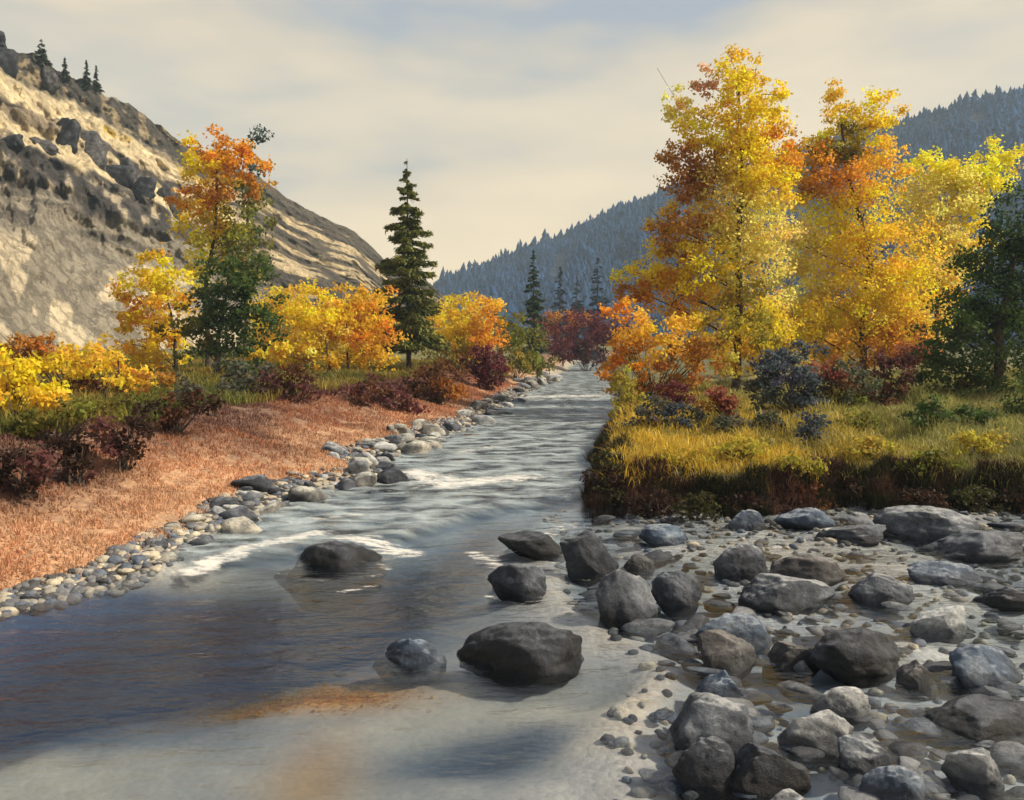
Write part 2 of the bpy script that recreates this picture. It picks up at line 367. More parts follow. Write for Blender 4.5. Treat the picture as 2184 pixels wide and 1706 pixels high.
def ground(x, y):
    x = np.asarray(x, float); y = np.asarray(y, float)
    zw = water_z(x, y)
    dl = XL(y) - x; dr = x - XR(y)
    # bed
    inside = np.minimum(-dl, np.where(y > 16.7, -dr, -dr * 0.6))
    deep = 0.27 + 0.30 * pool(x, y) \
        + 0.22 * np.exp(-((x + 0.25 - 0.4 * (y - 7.1)) / 0.55) ** 2 - ((y - 7.1) / 0.35) ** 2) \
        + 0.45 * np.exp(-((x - 1.0) / 0.5) ** 2 - ((y - 8.1) / 0.5) ** 2) \
        + 0.25 * np.exp(-((x + 1.5) / 1.6) ** 2 - ((y - 12.3) / 1.0) ** 2)
    bed = zw - deep * sst(-0.1, 1.3, inside) - 0.02 + (fbm(x * 1.5, y * 1.5, 4, 20) - 0.5) * 0.14
    # left bank: stones, grassy slope, terrace
    zl = zw + 0.20 * np.clip(dl, 0, 1.0) + 1.10 * sst(0.1, 5.6, dl) + 0.028 * np.clip(dl - 6, 0, 400) \
        + (fbm(x * 0.5, y * 0.5, 4, 31) - 0.5) * 0.35 * sst(0.5, 3, dl) + (fbm(x * 2, y * 2, 3, 33) - 0.5) * 0.12
    # right: bar of stones in front, cut bank and meadow behind
    bar = -0.28 + 0.17 * sst(0, 2.5, dr) + (fbm(x * 0.7, y * 0.9, 4, 41) - 0.5) * 0.34 + (fbm(x * 3, y * 3, 3, 43) - 0.5) * 0.09 + 0.05 * sst(12, 16, y)
    mm = meadow(x, y)
    md = (0.60 + (fbm(x * 0.9, y * 0.9, 3, 55) - 0.5) * 0.5) * sst(0, 0.75, mm + (fbm(x * 3, y * 3, 2, 57) - 0.5) * 0.3) + 0.043 * np.clip(mm, 0, 22) + 0.010 * np.clip(mm - 22, 0, 400) + (fbm(x * 0.75, y * 0.6, 4, 51) - 0.5) * 0.75 * sst(0.2, 3, mm)
    zr = np.where(mm > 0, np.maximum(bar, zw + md), np.where(y < 17.5, bar, zw - 0.1))
    z = np.where(dl > 0, zl, np.where(dr > 0, zr, bed))
    # right-hand blend from bed to bar
    b = sst(-0.5, 0.3, dr); z = np.where((dl <= 0) & (y < 16.6), bed * (1 - b) + bar * b, z)
    # terrace rises far off
    return z

def axis(segs):
    out = []
    for a, b, s in segs: out += list(np.arange(a, b, s))
    return np.array(out)
gx = axis([(-1200, -400, 100), (-400, -100, 25), (-100, -30, 3.5), (-30, -11, 0.5), (-11, 13, 0.11), (13, 30, 0.5), (30, 100, 3.5), (100, 400, 25), (400, 1201, 100)])
gy = axis([(-200, -40, 40), (-40, 3, 1.5), (3, 19, 0.11), (19, 50, 0.3), (50, 160, 1.2), (160, 400, 12), (400, 1041, 80)])
XX, YY = np.meshgrid(gx, gy)
ZZ = ground(XX, YY)
# colours of the ground, with pool reflections painted into the bed
def ground_col(x, y, z):
    n = x.shape; c = np.zeros(n + (3,))
    def put(mask, rgb):
        mk = np.clip(mask, 0, 1)[..., None]; c[:] = c * (1 - mk) + np.array(rgb) * mk
    dl = XL(y) - x; dr = x - XR(y); mm = meadow(x, y); w = fbm(x * 0.6, y * 0.6, 4, 61) - 0.5
    c[:] = (0.70, 0.57, 0.43)                                                 # sandy bed
    put(sst(-0.12, 0.16, fbm(x * 0.45 + 3, y * 0.8, 3, 62) - 0.5) * 0.6, (0.26, 0.28, 0.31))
    put(sst(12.5, 14.5, y - (x + 1) * 0.4), (0.27, 0.32, 0.36))                # slate pebbles upstream
    put(np.clip(pool(x, y) * 1.25, 0, 1) * 0.98, (0.004, 0.062, 0.160))   # blue of deep water and its reflections painted on the pool bed
    put(0.85 * sst(0.2, 0.95, np.exp(-((x + 0.2 - 0.5 * (y - 7.1)) / 0.8) ** 2 - ((y - 7.1) / 0.55) ** 2) + w * 1.2), (0.07, 0.11, 0.16))  # smaller blue reflection, also painted as bed colour
    put(1.5 * np.exp(-((x + 2.0) / 0.95) ** 2 - ((y - 8.35) / 0.42) ** 2), (0.85, 0.34, 0.03))   # orange tree reflection painted into the bed colour
    put(0.75 * np.exp(-((x + 1.6) / 0.38) ** 2 - ((y - 6.6) / 0.8) ** 2), (0.62, 0.30, 0.09))  # second, narrower streak of orange reflection painted on the bed
    put(sst(-0.3, 0.3, dr) * (y < 17.5), (0.45, 0.455, 0.46))                   # bar gravel
    put(sst(0.2, 0.5, dr) * (y < 17.5) * sst(0, 0.15, w) * 0.7, (0.50, 0.47, 0.42))
    land = (mm > -0.05)
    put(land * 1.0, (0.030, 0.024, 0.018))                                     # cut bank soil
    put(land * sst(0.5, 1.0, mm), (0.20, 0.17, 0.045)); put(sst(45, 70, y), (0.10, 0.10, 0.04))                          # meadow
    put(sst(-0.2, 0.2, dl), (0.36, 0.32, 0.26))                                 # stony left margin
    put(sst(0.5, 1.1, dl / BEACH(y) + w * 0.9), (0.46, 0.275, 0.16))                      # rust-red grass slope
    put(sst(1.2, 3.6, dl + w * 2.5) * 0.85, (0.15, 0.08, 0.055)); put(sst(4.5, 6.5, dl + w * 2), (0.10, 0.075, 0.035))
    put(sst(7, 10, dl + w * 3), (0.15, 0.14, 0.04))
    return c
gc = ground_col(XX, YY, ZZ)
def grid_faces(ny, nx):
    i = np.arange(ny - 1)[:, None] * nx + np.arange(nx - 1)[None, :]
    return np.stack([i, i + 1, i + nx + 1, i + nx], -1).reshape(-1, 4)
V = np.stack([XX, YY, ZZ], -1).reshape(-1, 3)
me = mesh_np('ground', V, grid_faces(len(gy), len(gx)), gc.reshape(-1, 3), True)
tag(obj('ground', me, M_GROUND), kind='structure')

# ------------------------------------------------------------------ river water (closed body so depth tints it)
wx = axis([(-30, -9, 1.0), (-9, 3, 0.09), (3, 14, 0.3), (14, 80, 4)])
wy = axis([(-30, 4, 2), (4, 20, 0.09), (20, 60, 0.35), (60, 240, 3)])
WX, WY = np.meshgrid(wx, wy)
WZ = water_z(WX, WY)
def seg_mask(x, y, pts, wdt):
    best = np.full(x.shape, 9.0)
    for (x0, y0), (x1, y1) in zip(pts[:-1], pts[1:]):
        dx, dy = x1 - x0, y1 - y0; t = np.clip(((x - x0) * dx + (y - y0) * dy) / (dx * dx + dy * dy), 0, 1)
        best = np.minimum(best, np.hypot(x - x0 - t * dx, (y - y0 - t * dy)))
    return np.exp(-(best / wdt) ** 2)
foam = np.zeros_like(WX)
rapid = sst(-0.2, 1.2, WY - YSTEP(WX)) * sst(1.6, 0.6, WX - XR(WY))
for rx_, ry_, rw_ in ((705, 1218, 0.9), (1135, 1190, 0.7), (835, 1052, 0.6), (1250, 1225, 0.5), (1100, 1278, 0.4)):
    q_ = on(rx_, ry_, 0.05); foam = np.maximum(foam, 0.40 * np.exp(-((np.hypot((WX - q_[0]) / 1.1, (WY - q_[1] - 0.2) / 0.8) - rw_ * 0.75) / 0.22) ** 2))
for pts, wd, am in (
    ([(410, 1205), (560, 1165), (690, 1135)], 0.17, 0.62),
    ([(740, 1150), (800, 1155), (875, 1165)], 0.20, 0.62),
    ([(640, 1118), (760, 1098)], 0.16, 0.5),
    ([(880, 1010), (960, 1035), (1110, 1020)], 0.45, 0.62),
    ([(980, 968), (1050, 955)], 0.30, 0.5),
    ([(1150, 850), (1260, 848)], 1.2, 0.55),
    ([(1010, 1165), (1060, 1190)], 0.14, 0.55),
    ([(1150, 1135), (1215, 1105)], 0.2, 0.5),
    ([(330, 1190), (480, 1140), (620, 1085)], 0.25, 0.42),
    ([(850, 925), (1000, 880), (1120, 825)], 0.5, 0.38),
    ([(720, 1245), (800, 1232)], 0.08, 0.5),
    ([(1180, 1215), (1240, 1290)], 0.16, 0.42),
    ):
    g = [tuple(on(a, b, 0.12)[:2]) for a, b in pts]
    foam = np.maximum(foam, am * 0.92 * seg_mask(WX, WY, g, wd * 2.3))
rapid = sst(-0.2, 1.2, WY - YSTEP(WX)) * sst(1.6, 0.6, WX - XR(WY))
WZ = WZ + rapid * ((fbm(WX * 2.2, WY * 3.5, 4, 71) - 0.5) * 0.11) + (fbm(WX * 0.8, WY * 1.5, 3, 73) - 0.5) * 0.012 + foam * 0.05 * fbm(WX * 5, WY * 5, 3, 75)
ny, nx = WX.shape
top = np.stack([WX, WY, WZ], -1).reshape(-1, 3)
F = grid_faces(ny, nx)
bot = top.copy(); bot[:, 2] = -2.5
nb_ = len(top)
ring = list(range(nx)) + [i * nx + nx - 1 for i in range(1, ny)] + [(ny - 1) * nx + j for j in range(nx - 2, -1, -1)] + [i * nx for i in range(ny - 2, 0, -1)]
side = [[ring[i], ring[i] + nb_, ring[(i + 1) % len(ring)] + nb_, ring[(i + 1) % len(ring)]] for i in range(len(ring))]
F = np.concatenate([F, F[:, ::-1] + nb_, np.array(side)])
fc = np.zeros((2 * nb_, 3)); fc[:nb_, 0] = foam.ravel(); fc[:nb_, 1] = rapid.ravel()
tag(obj('river', mesh_np('river', np.concatenate([top, bot]), F, fc, True), M_WATER), kind='structure')

# ------------------------------------------------------------------ hills
def interp(x, pts): return np.interp(x, [p[0] for p in pts], [p[1] for p in pts])
# left sandstone hill: skyline in measured pixels, real distances along it
SK = [(-900, 40), (-300, 70), (0, 96), (90, 128), (200, 188), (290, 235), (340, 272), (400, 312), (470, 345), (560, 382), (620, 428), (700, 470), (760, 492), (800, 532), (830, 566), (900, 590), (960, 640), (1020, 720)]
HD_C = [(-900, 95), (0, 120), (400, 160), (830, 215), (1020, 230)]        # crest distance
HD_F = [(-900, 48), (0, 62), (400, 95), (830, 160), (1020, 200)]         # foot distance
def hill_point(px, f, detail=True):
    """px: measured column, f: 0 foot .. 1 crest (arrays)"""
    px = np.asarray(px, float); f = np.asarray(f, float)
    dc = interp(px, HD_C); df = interp(px, HD_F)
    zc = CAM_H + dc * (345 - interp(px, SK) * S) / FPX
    a = (px * S - 512) / FPX
    xc = a * dc
    fr = np.clip(f, 0, 1)
    # terraced profile: talus, ledges, slabs
    d_ = 0.55 * fr ** 0.8 + 0.45 * (fr + 0.035 * np.sin(fr * 6.283 * 3.5 + px * 0.004))
    dist = df + (dc - df) * d_
    wob = fbm(px * 0.012, f * 7, 5, 81) - 0.5
    dist = dist + wob * 9 * np.sin(fr * math.pi) ** 0.6
    z = 1.0 + (zc - 1.0) * fr
    # ledges
    if detail:
        st = (fr * 9 + (fbm(px * 0.006, f * 2, 3, 83) - 0.5) * 1.4)
        fl = st - np.floor(st)
        dist = dist - (sst(0.0, 0.25, fl) - fl) * 2.0 * sst(0.40, 0.60, fbm(px * 0.012, f * 6, 4, 84)) * sst(0.25, 0.4, fr) * sst(1.0, 0.9, fr) * (1 - 0.75 * sst(430, 560, px)) * (dc - df) / 55
        dist = dist + (fbm(px * 0.05, f * 30, 5, 85) - 0.5) * 3.4 * sst(0.1, 0.4, fr) + np.abs(fbm(px * 0.02, f * 9, 5, 86) - 0.5) * 5 * sst(0.0, 0.3, fr)
        z = z + (fbm(px * 0.03, f * 9, 5, 87) - 0.5) * 1.3 * sst(0.1, 0.9, fr)
    back = np.clip(f - 1, 0, 9)
    dist = dist + back * 90; z = z - back * 40
    x = a * dist
    return x, dist, z
hp = np.concatenate([np.arange(-900, 0, 9), np.arange(0, 1021, 2.6)])
hf = np.concatenate([np.linspace(-0.08, 1.0, 250), [1.02, 1.08, 1.2, 1.5, 1.9]])
HP, HF = np.meshgrid(hp, hf)
hx, hy, hz = hill_point(HP, HF)
hz = np.where(HF < 0, -1.5, hz)
cN = fbm(HP * 0.02, HF * 10, 5, 91); cB = fbm(HP * 0.008, HF * 26, 4, 93); cS = fbm(HP * 0.05, HF * 22, 4, 95)
hc = np.zeros(HP.shape + (3,)); hc[:] = (0.31, 0.275, 0.215)
def hput(mask, rgb):
    mk = np.clip(mask, 0, 1)[..., None]; hc[:] = hc * (1 - mk) + np.array(rgb) * mk
def band(f0, f1, s=0.02): return sst(f0 - s, f0 + s, HF + (cN - 0.5) * 0.10) * sst(f1 + s, f1 - s, HF + (cN - 0.5) * 0.10)
hput(band(-1, 0.32) * sst(0.52, 0.58, cN), (0.62, 0.53, 0.38))
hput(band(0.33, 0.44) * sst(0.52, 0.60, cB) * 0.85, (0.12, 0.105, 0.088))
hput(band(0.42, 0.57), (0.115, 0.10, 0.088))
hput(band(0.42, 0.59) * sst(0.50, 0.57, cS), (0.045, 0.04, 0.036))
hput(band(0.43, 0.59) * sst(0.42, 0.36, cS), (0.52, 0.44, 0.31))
hput(band(0.57, 0.84), (0.78, 0.65, 0.41))
hput(band(0.69, 0.735, 0.010), (0.075, 0.06, 0.048))
hput(band(0.58, 0.84) * sst(0.62, 0.70, cB), (0.34, 0.27, 0.18))
hput(band(0.80, 0.88) * sst(0.5, 0.6, cN), (0.55, 0.38, 0.06))
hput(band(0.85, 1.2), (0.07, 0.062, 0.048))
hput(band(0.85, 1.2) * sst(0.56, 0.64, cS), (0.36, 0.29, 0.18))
rt = sst(480, 600, HP)                                    # browner shoulder toward the valley
hput(rt * 0.93, (0.085, 0.070, 0.050))
hput(rt * sst(0.60, 0.66, cB) * sst(0.2, 0.4, HF), (0.58, 0.47, 0.29))
hput(rt * sst(0.46, 0.38, cB), (0.05, 0.042, 0.032))
hput(rt * sst(0.90, 0.95, HF), (0.10, 0.085, 0.06))
hput(rt * sst(0.2, 0.05, HF), (0.22, 0.15, 0.05))
V = np.stack([hx, hy, hz], -1).reshape(-1, 3)
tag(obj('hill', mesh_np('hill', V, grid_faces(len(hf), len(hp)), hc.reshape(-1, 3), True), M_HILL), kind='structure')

# right forested mountain
SK2 = [(500, 700), (800, 650), (940, 600), (1000, 572), (1100, 536), (1200, 494), (1300, 448), (1430, 398), (1600, 345), (1750, 305), (1910, 262), (2000, 234), (2100, 208), (2184, 194), (2500, 160), (3300, 120)]
MD_C = [(500, 640), (940, 620), (2184, 520), (3300, 420)]
MD_F = [(500, 420), (940, 330), (2184, 230), (3300, 180)]
TREE_H = 4.4
def mount_point(px, f):
    px = np.asarray(px, float); f = np.asarray(f, float)
    dc = interp(px, MD_C); df = interp(px, MD_F)
    zc = CAM_H + dc * (345 - interp(px, SK2) * S) / FPX - TREE_H * 0.75
    fr = np.clip(f, 0, 1)
    a = (px * S - 512) / FPX
    dist = df + (dc - df) * fr + (fbm(px * 0.006, f * 3, 4, 101) - 0.5) * 60 * np.sin(fr * math.pi)
    z = 2 + (zc - 2) * (fr * 0.7 + 0.3 * fr ** 2) + (fbm(px * 0.01, f * 5, 4, 103) - 0.5) * 8 * np.sin(np.clip(fr, 0, 1) * math.pi)
    back = np.clip(f - 1, 0, 9)
    return a * (dist + back * 300), dist + back * 300, z - back * 90
mp_ = np.arange(500, 3301, 14.0); mf_ = np.concatenate([np.linspace(-0.05, 1, 70), [1.1, 1.4, 2]])
MP, MF = np.meshgrid(mp_, mf_)
x, y, z = mount_point(MP, MF); z = np.where(MF < 0, -2, z)
mc = np.zeros(MP.shape + (3,)); mc[:] = (0.024, 0.042, 0.080)
tag(obj('mountain', mesh_np('mountain', np.stack([x, y, z], -1).reshape(-1, 3), grid_faces(len(mf_), len(mp_)), mc.reshape(-1, 3), True), M_MOUNT), kind='structure')
def forest():
    n = 21000
    px = RNG.uniform(600, 2700, n); f = RNG.uniform(0.0, 1.0, n) ** 0.8
    ridge = 900
    px[:ridge] = RNG.uniform(880, 2500, ridge); f[:ridge] = RNG.uniform(0.985, 1.01, ridge)
    x, y, z = mount_point(px, f)
    keep = (fbm(px * 0.015, f * 9, 3, 109) > 0.30) | (f > 0.97); px, f = px[keep], f[keep]; n = len(px); ridge = int(keep[:ridge].sum())
    x, y, z = mount_point(px, f)
    h = TREE_H * np.exp(RNG.normal(-0.1, 0.35, n)) * (0.6 + 0.9 * fbm(px * 0.02, f * 14, 3, 105)); h[:ridge] *= 0.85; r = h * RNG.uniform(0.26, 0.42, n)
    # unit tree: three stacked ragged cones of 7 sides
    vs_, fs_ = [], []
    for k, (z0, z1, rr) in enumerate(((0.05, 0.6, 1.0), (0.3, 0.82, 0.72), (0.56, 1.0, 0.45))):
        b = len(vs_)
        for j in range(7):
            an = j / 7 * 6.283 + k; q = rr * (1 if j % 2 else 0.72)
            vs_.append((math.cos(an) * q, math.sin(an) * q, z0 + (0.05 if j % 2 else 0)))
        vs_.append((0, 0, z1))
        fs_ += [(b + j, b + (j + 1) % 7, b + 7) for j in range(7)]
    U = np.array(vs_); Fq = np.array(fs_)
    V = U[None] * np.stack([r, r, h], -1)[:, None] + np.stack([x, y, z - 0.3], -1)[:, None]
    V += RNG.normal(0, 0.12, V.shape) * r[:, None, None] * 0.8
    F = (Fq[None] + (np.arange(n) * len(U))[:, None, None]).reshape(-1, 3)
    base = np.array((0.022, 0.050, 0.115)) * RNG.uniform(0.8, 1.2, (n, 1))
    base *= (0.6 + 0.8 * fbm(px * 0.012, f * 7, 4, 107))[:, None]; base[RNG.random(n) < 0.02] *= 1.5
    return mesh_np('forest', V.reshape(-1, 3), F, np.repeat(base, len(U), 0))
tag(obj('forest', forest(), M_FOREST), 'dark blue-green conifer forest covering the far mountain', 'forest', kind='stuff')

# ------------------------------------------------------------------ stones
def rock_mesh(name, seed, sub=4, facets=7, rough=0.16, flat=1.0):
    rs = random.Random(seed)
    bm = bmesh.new(); bmesh.ops.create_icosphere(bm, subdivisions=sub, radius=1)
    pl = []
    for i in range(facets):
        v = Vector((rs.gauss(0, 1), rs.gauss(0, 1), rs.gauss(0, 0.8))).normalized(); pl.append((v, rs.uniform(0.55, 0.85)))
    o = Vector((rs.uniform(-50, 50), rs.uniform(-50, 50), rs.uniform(-50, 50)))
    for v in bm.verts:
        p = v.co.copy()
        for n_, d_ in pl:
            t = p.dot(n_) - d_
            if t > 0: p -= n_ * t * 0.88
        q = p.normalized()
        p *= 1 + rough * mnoise.fractal(q * 1.6 + o, 1.0, 2.0, 5) + 0.03 * mnoise.noise(q * 7 + o)
        v.co = p
    # fit the unit box
    mn = Vector([min(v.co[i] for v in bm.verts) for i in range(3)]); mx = Vector([max(v.co[i] for v in bm.verts) for i in range(3)])
    for v in bm.verts:
        v.co = Vector([(v.co[i] - (mn[i] + mx[i]) / 2) / (mx[i] - mn[i]) for i in range(3)])
    for f in bm.faces: f.smooth = True
    me = bpy.data.meshes.new(name); bm.to_mesh(me); bm.free(); return me
def mat_copy(me, mat):
    m = me.copy(); m.materials.clear(); m.materials.append(mat); return m

# boulders measured one by one: x0, x1, y_top, y_base, stone, label
BOULD = [
    (605, 812, 1152, 1216, 'black', 'long flat black boulder at the lip of the deep blue pool'),
    (1062, 1207, 1132, 1190, 'black', 'flat black boulder amid the riffle, upstream of the two-toned boulder'),
    (1038, 1166, 1198, 1278, 'dark', 'two-toned dark boulder standing alone in still pale water'),
    (788, 946, 1350, 1420, 'blue', 'low pale blue-grey boulder close beside the big black boulder'),
    (970, 1246, 1328, 1445, 'black', 'largest boulder in the pool, black with pale crest'),
    (1200, 1322, 1130, 1232, 'dark', 'rounded slate boulder at the tip of the stony bar'),
    (1278, 1408, 1212, 1335, 'grey', 'blocky grey boulder with a pale face on the stony bar edge'),
    (785, 885, 988, 1052, 'black', 'pointed black boulder at the end of the left gravel spit'),
    (1428, 1622, 1478, 1612, 'grey', 'tall grey boulder at the back of the foreground boulder trio'),
    (1443, 1590, 1568, 1692, 'dark', 'round charcoal boulder in front of the foreground boulder trio'),
    (1555, 1738, 1588, 1704, 'black', 'smooth blue-black boulder, outermost of the foreground trio'),
    (1748, 1950, 1338, 1450, 'black', 'humped black boulder in the middle of the stony bar'),
    (1498, 1625, 1345, 1432, 'brown', 'dark brown boulder on the pool side of the stony bar'),
    (1655, 1812, 1178, 1265, 'brown', 'dark brown craggy boulder below the meadow bank'),
    (1975, 2260, 1498, 1585, 'black', 'long black slab lying on the near stony bar'),
    (1675, 1835, 1505, 1605, 'light', 'pale oval boulder in shallow water near the boulder trio'),
    (1488, 1615, 1428, 1500, 'blue', 'wedge-shaped blue-grey boulder behind the foreground trio'),
    (1328, 1398, 1178, 1215, 'brown', 'small dark brown boulder between the slate and blocky boulders'),
    (1530, 1650, 1155, 1238, 'grey', 'mid-grey boulder with sloping side below the cut bank'),
    (1590, 1800, 1222, 1312, 'grey', 'wide grey boulder sloping toward the pool'),
    (1395, 1500, 1215, 1300, 'dark', 'dark grey boulder leaning behind the blocky grey boulder'),
    (1758, 1905, 1116, 1164, 'dark', 'low dark slab at the foot of the meadow bank'),
    (1900, 2120, 1078, 1160, 'grey', 'broad greenish grey slab against the meadow bank'),
    (2005, 2230, 1128, 1200, 'dark', 'dark slab beside the broad greenish grey slab'),
    (1960, 2110, 1195, 1250, 'blue', 'blue-grey boulder on the upper stony bar'),
    (2100, 2230, 1245, 1300, 'dark', 'dark boulder at the far end of the upper bar'),
    (1830, 1960, 1222, 1290, 'grey', 'grey boulder next to the craggy brown boulder'),
    (1490, 1660, 1305, 1385, 'blue', 'large blue-grey boulder in the middle of the bar'),
    (1640, 1765, 1365, 1425, 'brown', 'low brown-grey boulder beside the humped black boulder'),
    (1740, 1870, 1462, 1535, 'light', 'pale sandy boulder in front of the humped black boulder'),
    (1800, 1915, 1572, 1650, 'grey', 'grey boulder between the pale oval boulder and the black slab'),
    (1850, 2000, 1632, 1730, 'blue', 'steel-blue boulder in the nearest shallows'),
    (1625, 1800, 1690, 1760, 'light', 'pale grey boulder half out of sight in the nearest shallows'),
    (2050, 2210, 1372, 1470, 'blue', 'pale blue-grey boulder amid bleached stones'),
    (1925, 2010, 1405, 1470, 'brown', 'small brown boulder at the side of the humped black boulder'),
    (2030, 2160, 1590, 1680, 'light', 'bleached boulder in front of the long black slab'),
    (1560, 1640, 1085, 1135, 'blue', 'rounded blue-grey boulder tight under the cut bank'),
    (1670, 1790, 1082, 1135, 'blue', 'slanting blue-green slab tight under the cut bank'),
    (1370, 1470, 1115, 1165, 'blue', 'flat blue-grey stone off the corner of the cut bank'),
    (1950, 2080, 1290, 1360, 'light', 'bleached stone in the driest part of the bar'),
]
BASE = [rock_mesh('boulder_shape', 100 + i, 5, 6 + i % 4, 0.14) for i in range(9)]
for i, (x0, x1, y0, y1, kind, lab) in enumerate(BOULD):
    g = on((x0 + x1) / 2, y1 - 0.10 * (y1 - y0), 0.0 if y1 > 1100 or x1 < 1000 else 0.1)
    d = g[1]; w = (x1 - x0) / ppm(d); h = (y1 - y0) / ppm(d)
    dep = w * random.uniform(0.6, 0.85)
    h = max(0.10, at((x0 + x1) / 2, y0, d + dep * 0.42)[2])
    m = mat_copy(BASE[7 if i == 3 else i % 9], M_ROCK[kind])
    o = obj('boulder', m)
    sink = 0.38
    gz = float(ground(g[0], d + dep * 0.42)); tot = max(h / (1 - sink), h - gz + 0.06)
    o.scale = (w * 1.06, dep, tot)
    o.location = (g[0], d + dep * 0.42, h - 0.5 * tot - 0.02)
    o.rotation_euler = (random.uniform(-.1, .1), random.uniform(-.12, .12), random.choice([0, math.pi]) + random.uniform(-.25, .25))
    tag(o, lab, 'boulder', 'boulders in the river and on the stony bar')

small = {k: [mat_copy(rock_mesh('stone_shape', 300 + i, 3, 6, 0.2), M_ROCK[k]) for i in range(5)] for k in ('dark', 'grey', 'blue', 'light', 'brown', 'bank')}
PREP = [' at ', ' amid ', ' standing ', ' close ', ' in ', ' on ', ' lying ', ' behind ', ' between ', ' below ', ' sloping ', ' leaning ', ' against ', ' beside ', ' next ', ' half ', ' tight ', ' off ', ' with ', ', ']
def short(l): return l[:min([l.index(p) for p in PREP if p in l] + [len(l)])]
allshort = [short(b[5]) for b in BOULD]
BNAME = [sh if allshort.count(sh) == 1 or len(b[5].split()) > 10 else b[5] for sh, b in zip(allshort, BOULD)]
BPOS = [on((b[0] + b[1]) / 2, b[3], 0) for b in BOULD]
def near_boulder(x, y): return BNAME[min(range(len(BPOS)), key=lambda i: (BPOS[i][0] - x) ** 2 + (BPOS[i][1] + 0.3 - y) ** 2)]
WORD = {'dark': 'dark slate', 'grey': 'grey', 'blue': 'blue-grey', 'light': 'bleached pale', 'brown': 'brown', 'bank': 'mottled'}
def bank_place(y):
    for lim, t in ((12.5, 'where the slope meets the deep pool'), (16.5, 'beside the foaming lip above the pool'), (23, 'on the spit by the pointed black boulder'), (31, 'below the middle of the rust-red slope'), (43, 'below the rust-brown shrub'), (999, 'below the maroon shrub near the river bend')):
        if y < lim: return t
cnt = 0
while cnt < 185:
    px = random.uniform(1230, 2184); py = 1095 + 620 * random.random() ** 1.15
    g = on(px, py, 0.0)
    if g[0] < float(XR(g[1])) - 0.15 or float(meadow(g[0], g[1])) > -0.1: continue
    s = random.choice([0.16, 0.2, 0.26, 0.34, 0.45]) * random.uniform(0.8, 1.2) * (0.75 if g[1] < 8 else 1.0)
    k = random.choices(['dark', 'grey', 'blue', 'light', 'brown'], [2.6, 2.6, 3, 3, 0.8])[0]
    o = obj('river_stone', random.choice(small[k]))
    hz_ = s * random.uniform(0.3, 0.5)
    o.scale = (s * random.uniform(1.0, 1.7), s * random.uniform(0.8, 1.2), hz_)
    o.location = (g[0], g[1], max(float(ground(g[0], g[1])), -0.30 * hz_ - 0.02) + hz_ * 0.12)
    o.rotation_euler = (random.uniform(-.2, .2), random.uniform(-.2, .2), random.uniform(0, 6.28))
    tag(o, 'small %s stone beside the %s' % (WORD[k], near_boulder(g[0], g[1])), 'stone', 'small %s stones on the stony bar' % WORD[k]); cnt += 1
cnt = 0
while cnt < 150:
    y = random.choice([random.uniform(9, 30), random.uniform(14, 27), random.uniform(20, 75)]); 
    dl = random.uniform(-0.45, 0.95) * float(BEACH(y)); x = float(XL(y)) - dl
    s = random.choice([0.22, 0.3, 0.4, 0.55]) * random.uniform(0.8, 1.25) * (1 + max(0, y - 20) * 0.016) * (0.7 if y < 14 else 1)
    k = random.choices(['bank', 'dark', 'light', 'grey'], [3, 3.0, 2.6, 1])[0]
    o = obj('bank_stone', random.choice(small[k])); hz_ = s * random.uniform(0.45, 0.8)
    o.scale = (s * random.uniform(0.9, 1.6), s * random.uniform(0.8, 1.2), hz_)
    o.location = (x, y, max(float(ground(x, y)), float(water_z(x, y)) - 0.08) + hz_ * 0.2)
    o.rotation_euler = (random.uniform(-.25, .25), random.uniform(-.25, .25), random.uniform(0, 6.28))
    tag(o, '%s stone at the water edge %s' % (WORD[k], bank_place(y)), 'stone', '%s stones along the left water edge' % WORD[k]); cnt += 1

def pebbles(name, pts, size, cols):
    bm = bmesh.new(); bmesh.ops.create_icosphere(bm, subdivisions=2, radius=0.5)
    U = np.array([v.co[:] for v in bm.verts]); Fq = np.array([[v.index for v in f.verts] for f in bm.faces]); bm.free()
    n = len(pts); sc = size[:, None] * RNG.uniform(0.6, 1.4, (n, 3)) * np.array((1.15, 1, 0.6))
    th = RNG.uniform(0, 6.28, n); c, s = np.cos(th), np.sin(th)
    W = U[None] * (1 + RNG.normal(0, 0.07, (n, len(U), 1))) * sc[:, None]
    V = np.stack([W[..., 0] * c[:, None] - W[..., 1] * s[:, None], W[..., 0] * s[:, None] + W[..., 1] * c[:, None], W[..., 2]], -1) + pts[:, None]
    F = (Fq[None] + (np.arange(n) * len(U))[:, None, None]).reshape(-1, 3)
    return mesh_np(name, V.reshape(-1, 3), F, np.repeat(cols, len(U), 0), True)
PB = np.array([(0.05, 0.05, 0.055), (0.12, 0.125, 0.14), (0.22, 0.21, 0.19), (0.38, 0.34, 0.27), (0.09, 0.11, 0.15)])
n = 3200
bx_ = RNG.uniform(0.6, 13, n); by_ = RNG.uniform(5, 16.8, n)
ok = (bx_ > XR(by_) - 0.5) & (meadow(bx_, by_) < 0) & (bx_ < by_ * 0.72 + 1); bx_, by_ = bx_[ok], by_[ok]
bz_ = ground(bx_, by_)
tag(obj('pebbles', pebbles('pebbles', np.stack([bx_, by_, bz_ + 0.01], -1), RNG.uniform(0.05, 0.16, len(bx_)), PB[RNG.integers(0, 5, len(bx_))]), M_GROUND), 'grey and sandy pebbles filling the stony bar', 'pebbles', kind='stuff')
n = 4500
ly_ = 9 + 60 * RNG.random(n) ** 1.7; lx_ = XL(ly_) - RNG.uniform(-0.45, 0.95, n) * BEACH(ly_)
